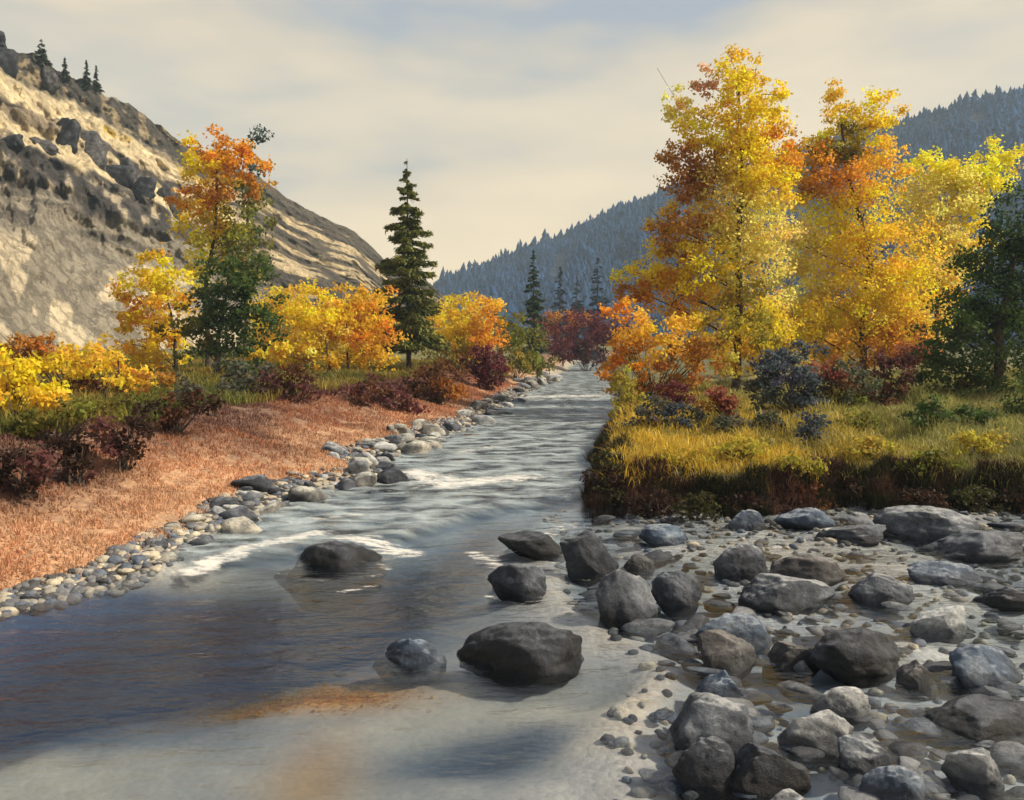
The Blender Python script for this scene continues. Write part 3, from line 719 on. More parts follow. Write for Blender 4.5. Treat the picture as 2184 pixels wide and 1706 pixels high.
tag(obj('pebbles', pebbles('pebbles', np.stack([lx_, ly_, ground(lx_, ly_) + 0.01], -1), RNG.uniform(0.06, 0.2, n), PB[RNG.integers(0, 5, n)] * 1.15), M_GROUND), 'pale and dark pebbles along the left water edge', 'pebbles', kind='stuff')

# dark crags on the left hill
crag = [mat_copy(rock_mesh('crag_shape', 500 + i, 4, 9, 0.3), M_ROCK['brown' if i % 2 else 'black']) for i in range(4)]
for i, (px, py, w, h, lab) in enumerate([
    (45, 395, 45, 32, 'low dark crag at the outer end of the crag band on the sandstone hill'),
    (115, 385, 60, 30, 'wide dark crag on the sandstone hill beside the tallest crag'),
    (160, 370, 50, 70, 'grey upright crag pillar on the sandstone hill'),
    (210, 390, 60, 72, 'tallest black crag on the sandstone hill'),
    (265, 435, 55, 45, 'dark grey crag below the tallest black crag'),
    (292, 432, 42, 62, 'narrow dark crag midway down the crag band'),
    (322, 468, 38, 44, 'small black crag low in the crag band'),
    (372, 480, 40, 58, 'black crag behind the orange treetop'),
    (30, 165, 50, 60, 'dark crag high under the hill crest'),
    (130, 205, 40, 40, 'dark crag under the ridge conifers'),
    (20, 115, 50, 36, 'pale grey knob on the highest part of the hill crest')]):
    sk = float(interp(px, SK)); f = (750 - py) / (750 - sk)
    x, y, z = hill_point(px, np.clip(f, 0, 0.99)); x, y, z = float(x), float(y), float(z)
    s = 1 / ppm(y)
    o = obj('crag', crag[i % 4]); o.scale = (w * s * 1.35, w * s, h * s * 1.5); o.location = (x, y - 0.15 * w * s, z)
    o.rotation_euler = (random.uniform(-.15, .15), random.uniform(-.2, .2), random.uniform(-.4, .4))
    tag(o, lab, 'crag', 'dark crags on the sandstone hill')

# ------------------------------------------------------------------ foliage generators
def rhombi(cent, nrm, length, width, cols, up=None):
    """one small pointed leaf per centre"""
    n = len(cent)
    nrm = nrm / np.linalg.norm(nrm, axis=1, keepdims=True)
    a = RNG.normal(0, 1, (n, 3)) if up is None else up + RNG.normal(0, 0.25, (n, 3))
    a -= nrm * (a * nrm).sum(1, keepdims=True); a /= np.linalg.norm(a, axis=1, keepdims=True) + 1e-9
    b = np.cross(nrm, a)
    L = np.broadcast_to(np.asarray(length, float).reshape(-1, 1), (n, 1)); W = np.broadcast_to(np.asarray(width, float).reshape(-1, 1), (n, 1))
    fold = nrm * L * 0.12
    V = np.stack([cent - a * L * 0.5, cent + b * W * 0.5 + fold - a * L * 0.05, cent + a * L * 0.5, cent - b * W * 0.5 + fold - a * L * 0.05], 1)
    F = np.arange(n * 4).reshape(n, 4)
    return V.reshape(-1, 3), F, np.repeat(cols, 4, 0)

def tube(pts, rad, sides=7):
    pts = np.asarray(pts, float); rad = np.asarray(rad, float); m = len(pts)
    V = []; F = []
    for i in range(m):
        t = pts[min(i + 1, m - 1)] - pts[max(i - 1, 0)]; t /= np.linalg.norm(t) + 1e-9
        u = np.cross(t, (0.3, 1, 0.1)); u /= np.linalg.norm(u) + 1e-9; w = np.cross(t, u)
        for j in range(sides):
            an = j / sides * 6.283; V.append(pts[i] + rad[i] * (math.cos(an) * u + math.sin(an) * w))
    for i in range(m - 1):
        for j in range(sides):
            F.append((i * sides + j, i * sides + (j + 1) % sides, (i + 1) * sides + (j + 1) % sides, (i + 1) * sides + j))
    return np.array(V), np.array(F)
def wiggly(p0, p1, n, amp, sag=0.0):
    t = np.linspace(0, 1, n)[:, None]; p = p0 + (p1 - p0) * t
    p = p + np.cumsum(RNG.normal(0, amp / n, (n, 3)), 0) * np.sin(t * math.pi)
    p[:, 2] += sag * np.sin(t[:, 0] * math.pi); return p

PAL = dict(Y=(0.90, 0.69, 0.035), LY=(0.90, 0.76, 0.19), LM=(0.90, 0.80, 0.04), G=(0.88, 0.58, 0.05), OY=(0.46, 0.37, 0.05), DO=(0.06, 0.055, 0.018), O=(0.76, 0.36, 0.03), RO=(0.50, 0.23, 0.035),
           PE=(0.74, 0.42, 0.20), OL=(0.19, 0.185, 0.03), YG=(0.40, 0.34, 0.045), GR=(0.085, 0.135, 0.035), DG=(0.040, 0.075, 0.028), M=(0.15, 0.032, 0.042),
           BR=(0.15, 0.062, 0.026), DB=(0.055, 0.028, 0.018), PU=(0.16, 0.066, 0.058), BG=(0.085, 0.105, 0.13), GG=(0.12, 0.125, 0.085), R=(0.30, 0.095, 0.06), TG=(0.10, 0.15, 0.13))

def foliage(blobs, d, leaf, dens, depth=1.0, grow=1.1):
    """leaves gathered in clumps through a set of measured blobs; returns mesh data and blob centres"""
    Vs, Fs, Cs, cents = [], [], [], []; off = 0
    s = 1 / ppm(d)
    for (bx, by, rx, ry, key) in blobs:
        dd = d + RNG.uniform(-0.5, 0.5) * rx * s * depth * 1.2
        c = at(bx, by, dd); cents.append(c)
        s2 = 1 / ppm(dd)
        R = np.array((rx * s2, 0.5 * (rx + ry) * s2 * depth, ry * s2))
        area = math.pi * R[0] * R[2]
        R = R * grow; nl = max(60, int(3.0 * dens * area / (leaf * leaf * 0.45)))
        ncl = max(8, int(nl / 34))
        q = RNG.normal(0, 1, (ncl, 3)); q /= np.linalg.norm(q, axis=1, keepdims=True)
        q *= RNG.uniform(0.35, 1.08, (ncl, 1)) ** 0.6
        q += (np.stack([fbm(q[:, i] * 2 + bx, q[:, (i + 1) % 3] * 2 + by, 2, 7 + i) for i in range(3)], -1) - 0.5) * 0.5
        cc = c + q * R
        cl = RNG.integers(0, ncl, nl)
        rad = np.maximum(0.30 * R.min(), leaf * 1.3)
        P_ = cc[cl] + RNG.normal(0, 1, (nl, 3)) * np.array((rad, rad, rad * 0.7)) * 0.62
        nr = RNG.normal(0, 1, (nl, 3)) + (P_ - c) / R * 0.6 + np.array((0, 0, 0.5))
        base = np.array(PAL[key])
        clv = RNG.uniform(0.78, 1.18, (ncl, 1)); hue = RNG.normal(0, 0.10, (ncl, 1))
        col = base * clv[cl] * RNG.uniform(0.86, 1.12, (nl, 1))
        col[:, 1:2] *= 1 + hue[cl] + RNG.normal(0, 0.07, (nl, 1))
        col = np.clip(col, 0.004, 0.9)
        v, f, cv = rhombi(P_, nr, leaf * RNG.uniform(0.7, 1.3, nl), leaf * RNG.uniform(0.5, 0.8, nl), col)
        Vs.append(v); Fs.append(f + off); Cs.append(cv); off += len(v)
    return np.concatenate(Vs), np.concatenate(Fs), np.concatenate(Cs), cents

def ground_depth(px, py, d0):
    dd = np.arange(8, 90, 0.2); p = np.array([at(px, py, q) for q in dd]); hit = np.nonzero(p[:, 2] <= ground(p[:, 0], p[:, 1]))[0]
    return float(dd[hit[0]]) if len(hit) else d0
def plant(name, base, d, blobs, label, cat, group=None, leaf=0.2, dens=1.6, trunk=None, tr=0.12, limbs=True, depth=1.0, grow=1.12, auto=False):
    """tree or shrub: base = measured pixel of its foot (its x is used, it stands on the ground), trunk = measured points"""
    if auto: d = ground_depth(base[0], base[1], d)
    b = at(base[0], base[1], d); gz = float(ground(b[0], b[1])); foot = np.array((b[0], d, gz - 0.1))
    root = empty(name, foot); tag(root, label, cat, group)
    V, F, K, cents = foliage(blobs, d, leaf, dens, depth, grow)
    obj('crown', mesh_np('crown', V - foot, F, K), M_LEAF, root)
    if trunk:
        tp = [foot] + [at(x, y, d + RNG.uniform(-0.2, 0.2)) for x, y in trunk]
        pts = [np.array(tp[0])]
        for p, q in zip(tp[:-1], tp[1:]): pts += list(wiggly(np.array(p), np.array(q), 5, 0.10)[1:])
        pts = np.array(pts); rad = np.linspace(tr, tr * 0.22, len(pts)); rad[0] *= 1.5
        v, f = tube(pts - foot, rad, 8); obj('trunk', mesh_np('trunk', v, f, None, True), M_BARK, root)
        if limbs:
            for c in cents:
                zi = c[2] - 0.35 * abs(c[0] - foot[0]) - 0.5
                k = int(np.argmin(abs(pts[:, 2] - max(zi, pts[1, 2])))); k = min(max(k, 1), len(pts) - 2)
                p = wiggly(pts[k], c + (c - pts[k]) * 0.08, 6, 0.25, 0.15); r0 = rad[k] * 0.3
                LV, LF = tube(p - foot, np.linspace(r0, max(0.012, r0 * 0.2), 6), 5); o_ = len(LV); Vl, Fl = [LV], [LF]
                for _ in range(3):
                    kk = RNG.integers(2, 6); e_ = p[kk] + RNG.normal(0, 0.5, 3) * np.linalg.norm(c - pts[k]) * 0.35 + np.array((0, 0, 0.25))
                    tv, tf = tube(wiggly(p[kk], e_, 4, 0.1) - foot, np.linspace(r0 * 0.35, 0.008, 4), 4); Vl.append(tv); Fl.append(tf + o_); o_ += len(tv)
                obj('branch', mesh_np('branch', np.concatenate(Vl), np.concatenate(Fl), None, True), M_BARK, root)
    else:
        Vl, Fl, o_ = [], [], 0
        for c in cents:
            for _ in range(3):
                e_ = c + RNG.normal(0, 0.25, 3) * np.linalg.norm(c - foot) * 0.5
                tv, tf = tube(wiggly(foot + RNG.normal(0, 0.06, 3) * (1, 1, 0), e_, 5, 0.12) - foot, np.linspace(0.03, 0.008, 5), 5)
                Vl.append(tv); Fl.append(tf + o_); o_ += len(tv)
        obj('stems', mesh_np('stems', np.concatenate(Vl), np.concatenate(Fl), None, True), M_BARK, root)
    return root

def conifer(name, px, ytop, d, half_w, label, group=None, base_y=None, foot=None, cols=((0.03, 0.06, 0.018), (0.10, 0.11, 0.022)), n_wh=26, spray=0.36, gap=0.12, bare=0.08, dens=1.0):
    """spruce: trunk with drooping whorls of needle sprays"""
    if foot is None:
        b = at(px, ytop, d); foot = np.array((b[0], d, float(ground(b[0], d)) - 0.1))
    tip = at(px, ytop, foot[1]); foot[0] = tip[0]; H = tip[2] - foot[2]; lean = tip[0] - foot[0]; R = half_w / ppm(foot[1])
    root = empty(name, foot); tag(root, label, 'conifer', group)
    zt = np.linspace(0, 1, 9); pts = np.stack([lean * zt + 0 * zt, 0 * zt, H * zt], -1)
    v, f = tube(pts, np.linspace(max(0.035, H * 0.013), 0.012, 9), 7); obj('trunk', mesh_np('trunk', v, f, None, True), M_BARK, root)
    P_, D_, K_, L_ = [], [], [], []
    for w in range(n_wh):
        t = bare + (1 - bare) * (w + RNG.uniform(0, 0.8)) / n_wh
        z0 = H * t; env = R * (1 - t) ** 0.78 + 0.015 * H * (1 - t)
        nb = int(RNG.integers(6, 10))
        side_gap = RNG.random() < 0.3; ga = RNG.uniform(0, 6.28)
        for k in range(nb):
            if RNG.random() < gap: continue
            an = k / nb * 6.28 + RNG.uniform(-0.4, 0.4)
            if side_gap and math.cos(an - ga) > 0.4: continue
            tj = float(np.clip(t + RNG.uniform(-1, 1) * 1.1 / n_wh, bare * 0.8, 0.985)); z0 = H * tj; env = R * (1 - tj) ** 0.78 + 0.015 * H * (1 - tj)
            ln = env * RNG.uniform(0.45, 1.2) * (0.92 + 0.15 * math.sin(w * 2.1 + an * 1.3))
            m = max(5, int(dens * ln / spray * 22))
            u = RNG.uniform(0.1, 1, m) ** 0.75
            dr = -0.55 * u + 0.30 * u * u + RNG.uniform(-0.12, 0.12)     # droops, tips lift
            ca, sa = math.cos(an), math.sin(an)
            lat = RNG.normal(0, 0.16, m) * ln * (1.1 - u * 0.6)
            x = ca * u * ln - sa * lat; y = sa * u * ln + ca * lat
            z = z0 + dr * ln - abs(lat) * 0.4 + RNG.normal(0, 0.04, m) * ln - RNG.exponential(0.05, m) * spray
            P_.append(np.stack([x + lean * t, y, z], -1)); 
            dv = np.stack([np.full(m, ca) + np.sign(lat) * -sa * 0.7, np.full(m, sa) + np.sign(lat) * ca * 0.7, np.full(m, -0.45)], -1); D_.append(dv)
            q = np.clip(RNG.normal(0.35, 0.22, (m, 1)) + 0.25 * (u[:, None] - 0.5), 0, 1)
            K_.append((np.array(cols[0]) * (1 - q) + np.array(cols[1]) * q) * RNG.uniform(0.7, 1.3))
            L_.append(np.full(m, spray) * RNG.uniform(0.6, 1.2, m) * (0.55 + 0.45 * (1 - t)))
    P_ = np.concatenate(P_); D_ = np.concatenate(D_); K_ = np.concatenate(K_); L_ = np.concatenate(L_)
    nr = RNG.normal(0, 0.7, P_.shape) + np.array((0, 0, 0.9))
    v, f, c = rhombi(P_, nr, L_, L_ * 0.30, K_, up=D_)
    obj('crown', mesh_np('crown', v, f, c), M_NEEDLE, root)
    return root

# ------------------------------------------------------------------ left side trees and shrubs
plant('autumn_tree', (445, 795), 47, [(462, 305, 42, 30, 'O'), (430, 330, 32, 36, 'Y'), (480, 330, 40, 34, 'O'), (520, 358, 44, 30, 'O'), (440, 385, 56, 36, 'G'), (500, 405, 46, 32, 'RO'),
    (412, 425, 36, 28, 'O'), (455, 440, 44, 34, 'G'), (425, 480, 42, 36, 'Y'), (520, 460, 36, 46, 'OL'), (470, 510, 46, 40, 'YG'), (440, 560, 42, 42, 'Y'), (515, 530, 38, 34, 'OL'), (500, 590, 40, 36, 'YG')],
    'tall slender tree with orange top and yellow-green lower leaves', 'tree', 'autumn trees on the left bank', leaf=0.24, dens=1.5, trunk=[(440, 600), (462, 440), (468, 320)], tr=0.16, grow=1.35)
plant('autumn_tree', (375, 805), 40, [(345, 570, 38, 32, 'Y'), (312, 605, 44, 38, 'Y'), (372, 615, 40, 36, 'Y'), (300, 650, 42, 34, 'O'), (355, 665, 48, 40, 'G'), (320, 700, 46, 36, 'Y'), (280, 735, 46, 32, 'G'), (345, 745, 46, 34, 'Y'), (300, 775, 52, 30, 'G')],
    'golden yellow tree with rounded crown in front of sandstone slope', 'tree', 'autumn trees on the left bank', leaf=0.22, dens=1.6, trunk=[(374, 720), (350, 610)], tr=0.12, grow=1.35)
plant('green_tree', (462, 795), 38, [(512, 578, 52, 34, 'GR'), (455, 612, 46, 36, 'GR'), (540, 622, 40, 42, 'GR'), (490, 650, 56, 42, 'DG'), (425, 660, 40, 36, 'OL'), (545, 690, 44, 46, 'GR'), (470, 705, 58, 42, 'GR'), (400, 725, 40, 32, 'OL'), (520, 750, 50, 36, 'GR')],
    'dark green leafy tree between golden tree and yellow thicket', 'tree', leaf=0.22, dens=1.7, trunk=[(462, 740), (480, 650), (486, 560)], tr=0.14, grow=1.35)
plant('autumn_tree', (705, 838), 44, [(610, 665, 50, 40, 'G'), (660, 650, 50, 32, 'Y'), (690, 690, 50, 40, 'Y'), (625, 715, 54, 40, 'G'), (680, 735, 46, 32, 'LY'), (590, 745, 46, 34, 'G'), (640, 770, 50, 30, 'G')],
    'broad golden thicket tree with forked bare trunk', 'tree', 'autumn trees on the left bank', leaf=0.22, dens=1.6, trunk=[(703, 780), (690, 700)], tr=0.10, grow=1.35)
plant('autumn_tree', (742, 835), 46, [(740, 645, 46, 26, 'G'), (790, 655, 44, 32, 'G'), (775, 695, 50, 36, 'O'), (735, 700, 42, 36, 'O'), (800, 735, 40, 40, 'G'), (750, 755, 50, 36, 'G')],
    'orange-gold thicket tree with thin straight trunk beside the tall spruce', 'tree', 'autumn trees on the left bank', leaf=0.22, dens=1.6, trunk=[(740, 740), (738, 655)], tr=0.09, grow=1.35)
conifer('spruce', 868, 338, 50, 100, 'tall ragged green spruce on the left bank', n_wh=34, gap=0.14, bare=0.14, spray=0.46, dens=2.2, cols=((0.05, 0.09, 0.028), (0.30, 0.28, 0.055)))
conifer('spruce', 1138, 530, 78, 42, 'smaller dark green spruce near the bend of the river', n_wh=22, cols=((0.04, 0.075, 0.04), (0.11, 0.14, 0.08)), spray=0.55, dens=1.5)
conifer('spruce', 1275, 538, 135, 44, 'slate-dark spruce at the river bend, tallest of three', 'spruces at the river bend', n_wh=18, cols=((0.03, 0.052, 0.075), (0.05, 0.075, 0.10)), spray=0.8)
conifer('spruce', 1195, 566, 140, 40, 'slate-dark spruce at the river bend just beside the dark green spruce', 'spruces at the river bend', n_wh=18, cols=((0.03, 0.052, 0.075), (0.05, 0.075, 0.10)), spray=0.8)
conifer('spruce', 1230, 590, 150, 40, 'slate-dark spruce at the river bend, shortest of three', 'spruces at the river bend', n_wh=18, cols=((0.03, 0.052, 0.075), (0.05, 0.075, 0.10)), spray=0.8)
plant('pine_tree', (520, 790), 60, [(545, 283, 20, 18, 'TG'), (528, 318, 10, 14, 'GR'), (530, 360, 26, 18, 'TG'), (540, 410, 24, 22, 'TG'), (530, 480, 30, 24, 'GR'), (540, 560, 34, 30, 'GR')], 'slim pine with pale blue-green tuft poking up behind the orange tree', 'tree', leaf=0.28, dens=1.3, trunk=[(528, 500), (532, 380), (540, 285)], tr=0.12)
for px, yt, hw, lab in ((88, 84, 20, 'largest small conifer on the hill crest'), (138, 120, 11, 'thin scraggy conifer alone on the hill crest'), (184, 128, 11, 'small conifer on the crest, taller of a close pair'), (205, 140, 11, 'small conifer on the crest, shorter of a close pair')):
    x, y, z = hill_point(px, 0.985); foot = np.array((float(x), float(y), float(z) - 1.2))
    conifer('crest_conifer', px, yt, foot[1], hw, lab, 'conifers on the hill crest', foot=foot, n_wh=12, cols=((0.018, 0.035, 0.012), (0.045, 0.065, 0.02)), spray=0.75, gap=0.25, dens=1.0)

SH = 'shrubs on the left bank'
plant('shrub', (1000, 775), 58, [(962, 672, 36, 34, 'Y'), (1012, 668, 46, 32, 'G'), (1046, 695, 34, 38, 'O'), (985, 715, 42, 32, 'Y'), (1030, 735, 38, 28, 'O'), (960, 745, 30, 30, 'YG')], 'golden orange shrub between the two green spruces', 'shrub', SH, 0.26, 1.7, grow=1.35)
plant('shrub', (1100, 800), 62, [(1085, 690, 28, 40, 'OL'), (1110, 740, 42, 36, 'OL'), (1085, 765, 36, 28, 'YG'), (1135, 770, 32, 24, 'OL')], 'olive green shrub at the foot of the smaller spruce', 'shrub', SH, 0.28, 1.8, grow=1.35)
plant('shrub', (1040, 835), 48, [(1018, 768, 32, 32, 'M'), (1050, 790, 38, 34, 'M'), (1035, 812, 36, 22, 'PU')], 'maroon shrub by the stones in front of golden orange shrub', 'shrub', SH, 0.2, 1.9)
plant('shrub', (930, 862), 40, [(905, 815, 38, 30, 'BR'), (950, 800, 36, 34, 'BR'), (960, 835, 30, 26, 'RO'), (915, 842, 44, 22, 'BR')], 'rust-brown shrub near the foot of the tall spruce', 'shrub', SH, 0.17, 1.9, auto=True, grow=1.25)
plant('shrub', (835, 868), 38, [(800, 835, 40, 26, 'PU'), (850, 850, 42, 26, 'PU'), (870, 875, 34, 20, 'M')], 'purple-brown low shrub beside the rust-brown shrub', 'shrub', SH, 0.17, 1.8, auto=True, grow=1.25)
plant('shrub', (760, 858), 37, [(735, 838, 36, 20, 'PU'), (775, 842, 36, 20, 'BR')], 'low purple-brown shrub under the thin straight trunk', 'shrub', SH, 0.16, 1.7, auto=True, grow=1.25)
plant('shrub', (640, 850), 35, [(615, 812, 36, 26, 'BR'), (660, 828, 34, 22, 'PU'), (590, 835, 30, 24, 'BR')], 'brown shrub below the broad golden thicket tree', 'shrub', SH, 0.16, 1.8, auto=True, grow=1.25)
plant('shrub', (510, 850), 33, [(495, 798, 34, 28, 'GG'), (540, 810, 36, 30, 'GG'), (565, 838, 34, 26, 'PU'), (505, 835, 40, 26, 'GG')], 'grey-green shrub at the foot of the dark green tree', 'shrub', SH, 0.16, 1.8, auto=True, grow=1.25)
plant('shrub', (1200, 745), 105, [(1170, 690, 34, 20, 'R'), (1215, 682, 44, 18, 'RO'), (1190, 720, 46, 24, 'R')], 'reddish orange shrub behind the maroon thicket at the river bend', 'shrub', SH, 0.42, 1.9)
plant('shrub', (1250, 775), 96, [(1195, 728, 42, 26, 'M'), (1250, 712, 54, 34, 'M'), (1305, 712, 44, 24, 'M'), (1240, 750, 44, 22, 'PU')], 'wide maroon thicket at the far end of the river', 'shrub', SH, 0.38, 2.0, grow=1.35)
plant('shrub', (45, 895), 23, [(20, 788, 44, 40, 'Y'), (75, 800, 42, 44, 'Y'), (40, 835, 52, 36, 'Y'), (100, 845, 34, 26, 'G'), (-50, 800, 50, 50, 'G')], 'bright yellow shrub growing on the green grass edge below the hill', 'shrub', SH, 0.14, 1.7, auto=True, grow=1.25)
plant('shrub', (150, 850), 27, [(105, 745, 30, 26, 'RO'), (150, 785, 42, 30, 'G'), (205, 790, 42, 32, 'G'), (150, 825, 30, 20, 'BR'), (190, 835, 30, 18, 'RO'), (20, 740, 40, 18, 'RO'), (60, 745, 40, 20, 'RO')], 'gold and rust shrub between the bright yellow shrub and the golden tree', 'shrub', SH, 0.15, 1.7, auto=True, grow=1.25)
plant('shrub', (255, 850), 28, [(240, 828, 30, 20, 'BR'), (285, 815, 40, 24, 'G'), (330, 815, 34, 18, 'RO'), (270, 800, 40, 22, 'G')], 'rusty low shrub at the foot of the golden yellow tree', 'shrub', SH, 0.15, 1.8, auto=True, grow=1.25)
plant('shrub', (70, 1065), 15.5, [(20, 985, 44, 36, 'DB'), (75, 985, 38, 34, 'PU'), (40, 1030, 44, 26, 'DB'), (-40, 1000, 40, 40, 'DB')], 'dark purple-brown shrub lowest on the grassy slope', 'shrub', SH, 0.10, 1.8, auto=True, grow=1.25)
plant('shrub', (165, 1040), 17, [(135, 968, 34, 30, 'DB'), (180, 955, 36, 34, 'DB'), (160, 1000, 28, 22, 'PU')], 'dark brown shrub on the slope beside the lowest purple-brown shrub', 'shrub', SH, 0.11, 1.8, auto=True, grow=1.25)
plant('shrub', (265, 1005), 19.5, [(240, 930, 32, 34, 'PU'), (285, 920, 36, 30, 'DB'), (275, 960, 24, 28, 'DB')], 'dusky shrub with a ragged hanging edge midway up the slope', 'shrub', SH, 0.12, 1.8, auto=True, grow=1.25)
plant('shrub', (370, 930), 24, [(330, 890, 38, 24, 'DB'), (380, 870, 40, 24, 'BR'), (425, 858, 36, 22, 'DB')], 'dark brown shrub along the upper edge of the rust-red slope', 'shrub', SH, 0.13, 1.8, auto=True, grow=1.25)
plant('shrub', (120, 950), 21, [(60, 900, 50, 24, 'OL'), (130, 885, 50, 26, 'OL'), (200, 880, 46, 24, 'OL'), (10, 925, 44, 24, 'YG')], 'low olive-green shrub belt in front of the gold and rust shrub', 'shrub', SH, 0.12, 1.6, auto=True, grow=1.25)
plant('shrub', (270, 885), 24, [(250, 868, 44, 18, 'OL'), (320, 858, 44, 18, 'OL'), (400, 830, 40, 18, 'GG')], 'low olive shrub at the foot of the two-stemmed green growth', 'shrub', SH, 0.13, 1.6, auto=True, grow=1.25)
def sapling(px, py, top, d, label):
    b = at(px, py, d); foot = np.array((b[0], d, float(ground(b[0], d)) - 0.05)); tip = at(px + random.uniform(-8, 8), top, d)
    root = empty('bare_sapling', foot); tag(root, label, 'sapling', 'bare saplings on the left bank')
    p = wiggly(foot, tip, 7, 0.2); v, f = tube(p - foot, np.linspace(0.05, 0.012, 7), 6); obj('trunk', mesh_np('trunk', v, f, None, True), M_BARK, root)
    for k in (2, 3, 4, 5):
        e_ = p[k] + np.array((RNG.uniform(-0.5, 0.5), RNG.uniform(-0.3, 0.3), RNG.uniform(0.3, 0.7)))
        v, f = tube(wiggly(p[k], e_, 4, 0.08) - foot, np.linspace(0.022, 0.006, 4), 4); obj('branch', mesh_np('branch', v, f, None, True), M_BARK, root)
sapling(252, 830, 765, 26, 'dark bare sapling in front of the golden yellow tree')
sapling(25, 980, 880, 17.5, 'thin bare sapling on the green edge below the bright yellow shrub')
sapling(225, 920, 850, 21.5, 'thin bare sapling above the dusky shrub')

# ------------------------------------------------------------------ right side trees and shrubs
RT = 'cottonwoods behind the meadow'
plant('cottonwood', (1570, 812), 38, [(1575, 148, 26, 30, 'G'), (1572, 195, 34, 42, 'Y'), (1500, 178, 13, 26, 'PE'), (1646, 205, 22, 30, 'Y'), (1625, 262, 30, 42, 'Y'), (1455, 225, 22, 26, 'LY'), (1488, 268, 30, 32, 'Y'),
    (1530, 290, 34, 34, 'Y'), (1580, 280, 38, 44, 'Y'), (1455, 345, 36, 32, 'RO'), (1505, 350, 36, 32, 'RO'), (1645, 330, 40, 36, 'O'), (1590, 360, 44, 48, 'Y'), (1475, 400, 36, 26, 'RO'), (1545, 420, 46, 40, 'LY'), (1635, 395, 44, 34, 'Y'),
    (1450, 490, 42, 34, 'RO'), (1415, 470, 28, 24, 'G'), (1500, 490, 40, 36, 'G'), (1590, 470, 54, 50, 'LY'), (1430, 565, 52, 34, 'Y'), (1370, 588, 34, 26, 'Y'), (1352, 622, 26, 16, 'RO'), (1500, 580, 46, 40, 'Y'), (1575, 570, 44, 46, 'LY'),
    (1640, 530, 42, 44, 'LY'), (1420, 625, 46, 30, 'O'), (1500, 650, 50, 36, 'G'), (1590, 650, 40, 34, 'YG'), (1530, 705, 44, 32, 'Y'), (1625, 705, 46, 34, 'Y'), (1575, 745, 44, 28, 'G')],
    'tallest yellow cottonwood with many upright plumes behind the meadow', 'tree', RT, leaf=0.17, dens=2.8, grow=1.55, trunk=[(1575, 690), (1572, 560), (1582, 420), (1580, 300), (1576, 180)], tr=0.20)
plant('cottonwood', (1840, 785), 43, [(1790, 222, 18, 28, 'G'), (1795, 265, 24, 28, 'Y'), (1880, 235, 30, 26, 'Y'), (1860, 272, 28, 26, 'Y'), (1800, 305, 36, 26, 'YG'), (1725, 315, 42, 22, 'Y'), (1725, 360, 50, 30, 'O'), (1878, 325, 36, 24, 'G'), (1780, 345, 34, 24, 'OL'),
    (1870, 375, 38, 26, 'G'), (1800, 390, 52, 34, 'O'), (1690, 400, 36, 28, 'Y'), (1755, 480, 42, 34, 'LM'), (1850, 450, 48, 40, 'Y'), (1700, 520, 34, 36, 'LY'), (1800, 540, 52, 44, 'Y'), (1900, 530, 52, 44, 'G'), (1720, 610, 46, 36, 'LY'), (1840, 620, 56, 44, 'Y'),
    (1930, 610, 44, 42, 'Y'), (1770, 650, 52, 36, 'Y'), (1900, 680, 54, 40, 'G'), (1700, 695, 50, 32, 'Y'), (1790, 715, 56, 36, 'G'), (1870, 730, 46, 32, 'O'), (1935, 715, 34, 30, 'RO')],
    'broad amber cottonwood with dark crooked trunk beside the tallest one', 'tree', RT, leaf=0.18, dens=2.8, grow=1.55, trunk=[(1838, 690), (1858, 560), (1830, 450), (1800, 330), (1792, 250)], tr=0.19)
plant('cottonwood', (1995, 790), 47, [(1985, 362, 34, 26, 'LM'), (2025, 372, 32, 26, 'LM'), (1975, 410, 40, 34, 'LY'), (2130, 335, 30, 24, 'LM'), (2110, 375, 36, 30, 'LM'), (2075, 410, 32, 32, 'LM'), (2020, 430, 46, 40, 'LY'), (1985, 490, 50, 40, 'LY'), (2060, 505, 44, 28, 'Y'), (2010, 560, 48, 44, 'LY'), (1960, 590, 42, 40, 'LY'), (2000, 640, 40, 40, 'G')],
    'lemon-yellow cottonwood with two spreading heads next to dark evergreen', 'tree', RT, leaf=0.19, dens=2.8, grow=1.5, trunk=[(1998, 650), (2005, 520), (2010, 420)], tr=0.15)
plant('evergreen_tree', (2125, 850), 29, [(2170, 470, 50, 46, 'DG'), (2120, 530, 46, 44, 'GR'), (2180, 560, 60, 50, 'DG'), (2080, 600, 46, 44, 'GR'), (2140, 640, 60, 50, 'DG'), (2040, 660, 46, 40, 'GR'), (2100, 700, 54, 46, 'GR'), (2180, 710, 60, 50, 'DG'), (2020, 720, 40, 36, 'GR'), (2060, 760, 52, 42, 'GR'), (2140, 790, 60, 44, 'GR'), (2000, 790, 36, 40, 'GR'), (2040, 830, 46, 34, 'GR'), (2230, 620, 60, 80, 'DG'), (2230, 500, 50, 60, 'DG'), (2110, 840, 50, 30, 'OL')],
    'dense dark green evergreen tree overhanging the meadow', 'tree', leaf=0.14, dens=1.7, grow=1.4, trunk=[(2130, 700), (2160, 560), (2175, 470)], tr=0.18)
SB = 'golden thickets behind the cottonwoods'
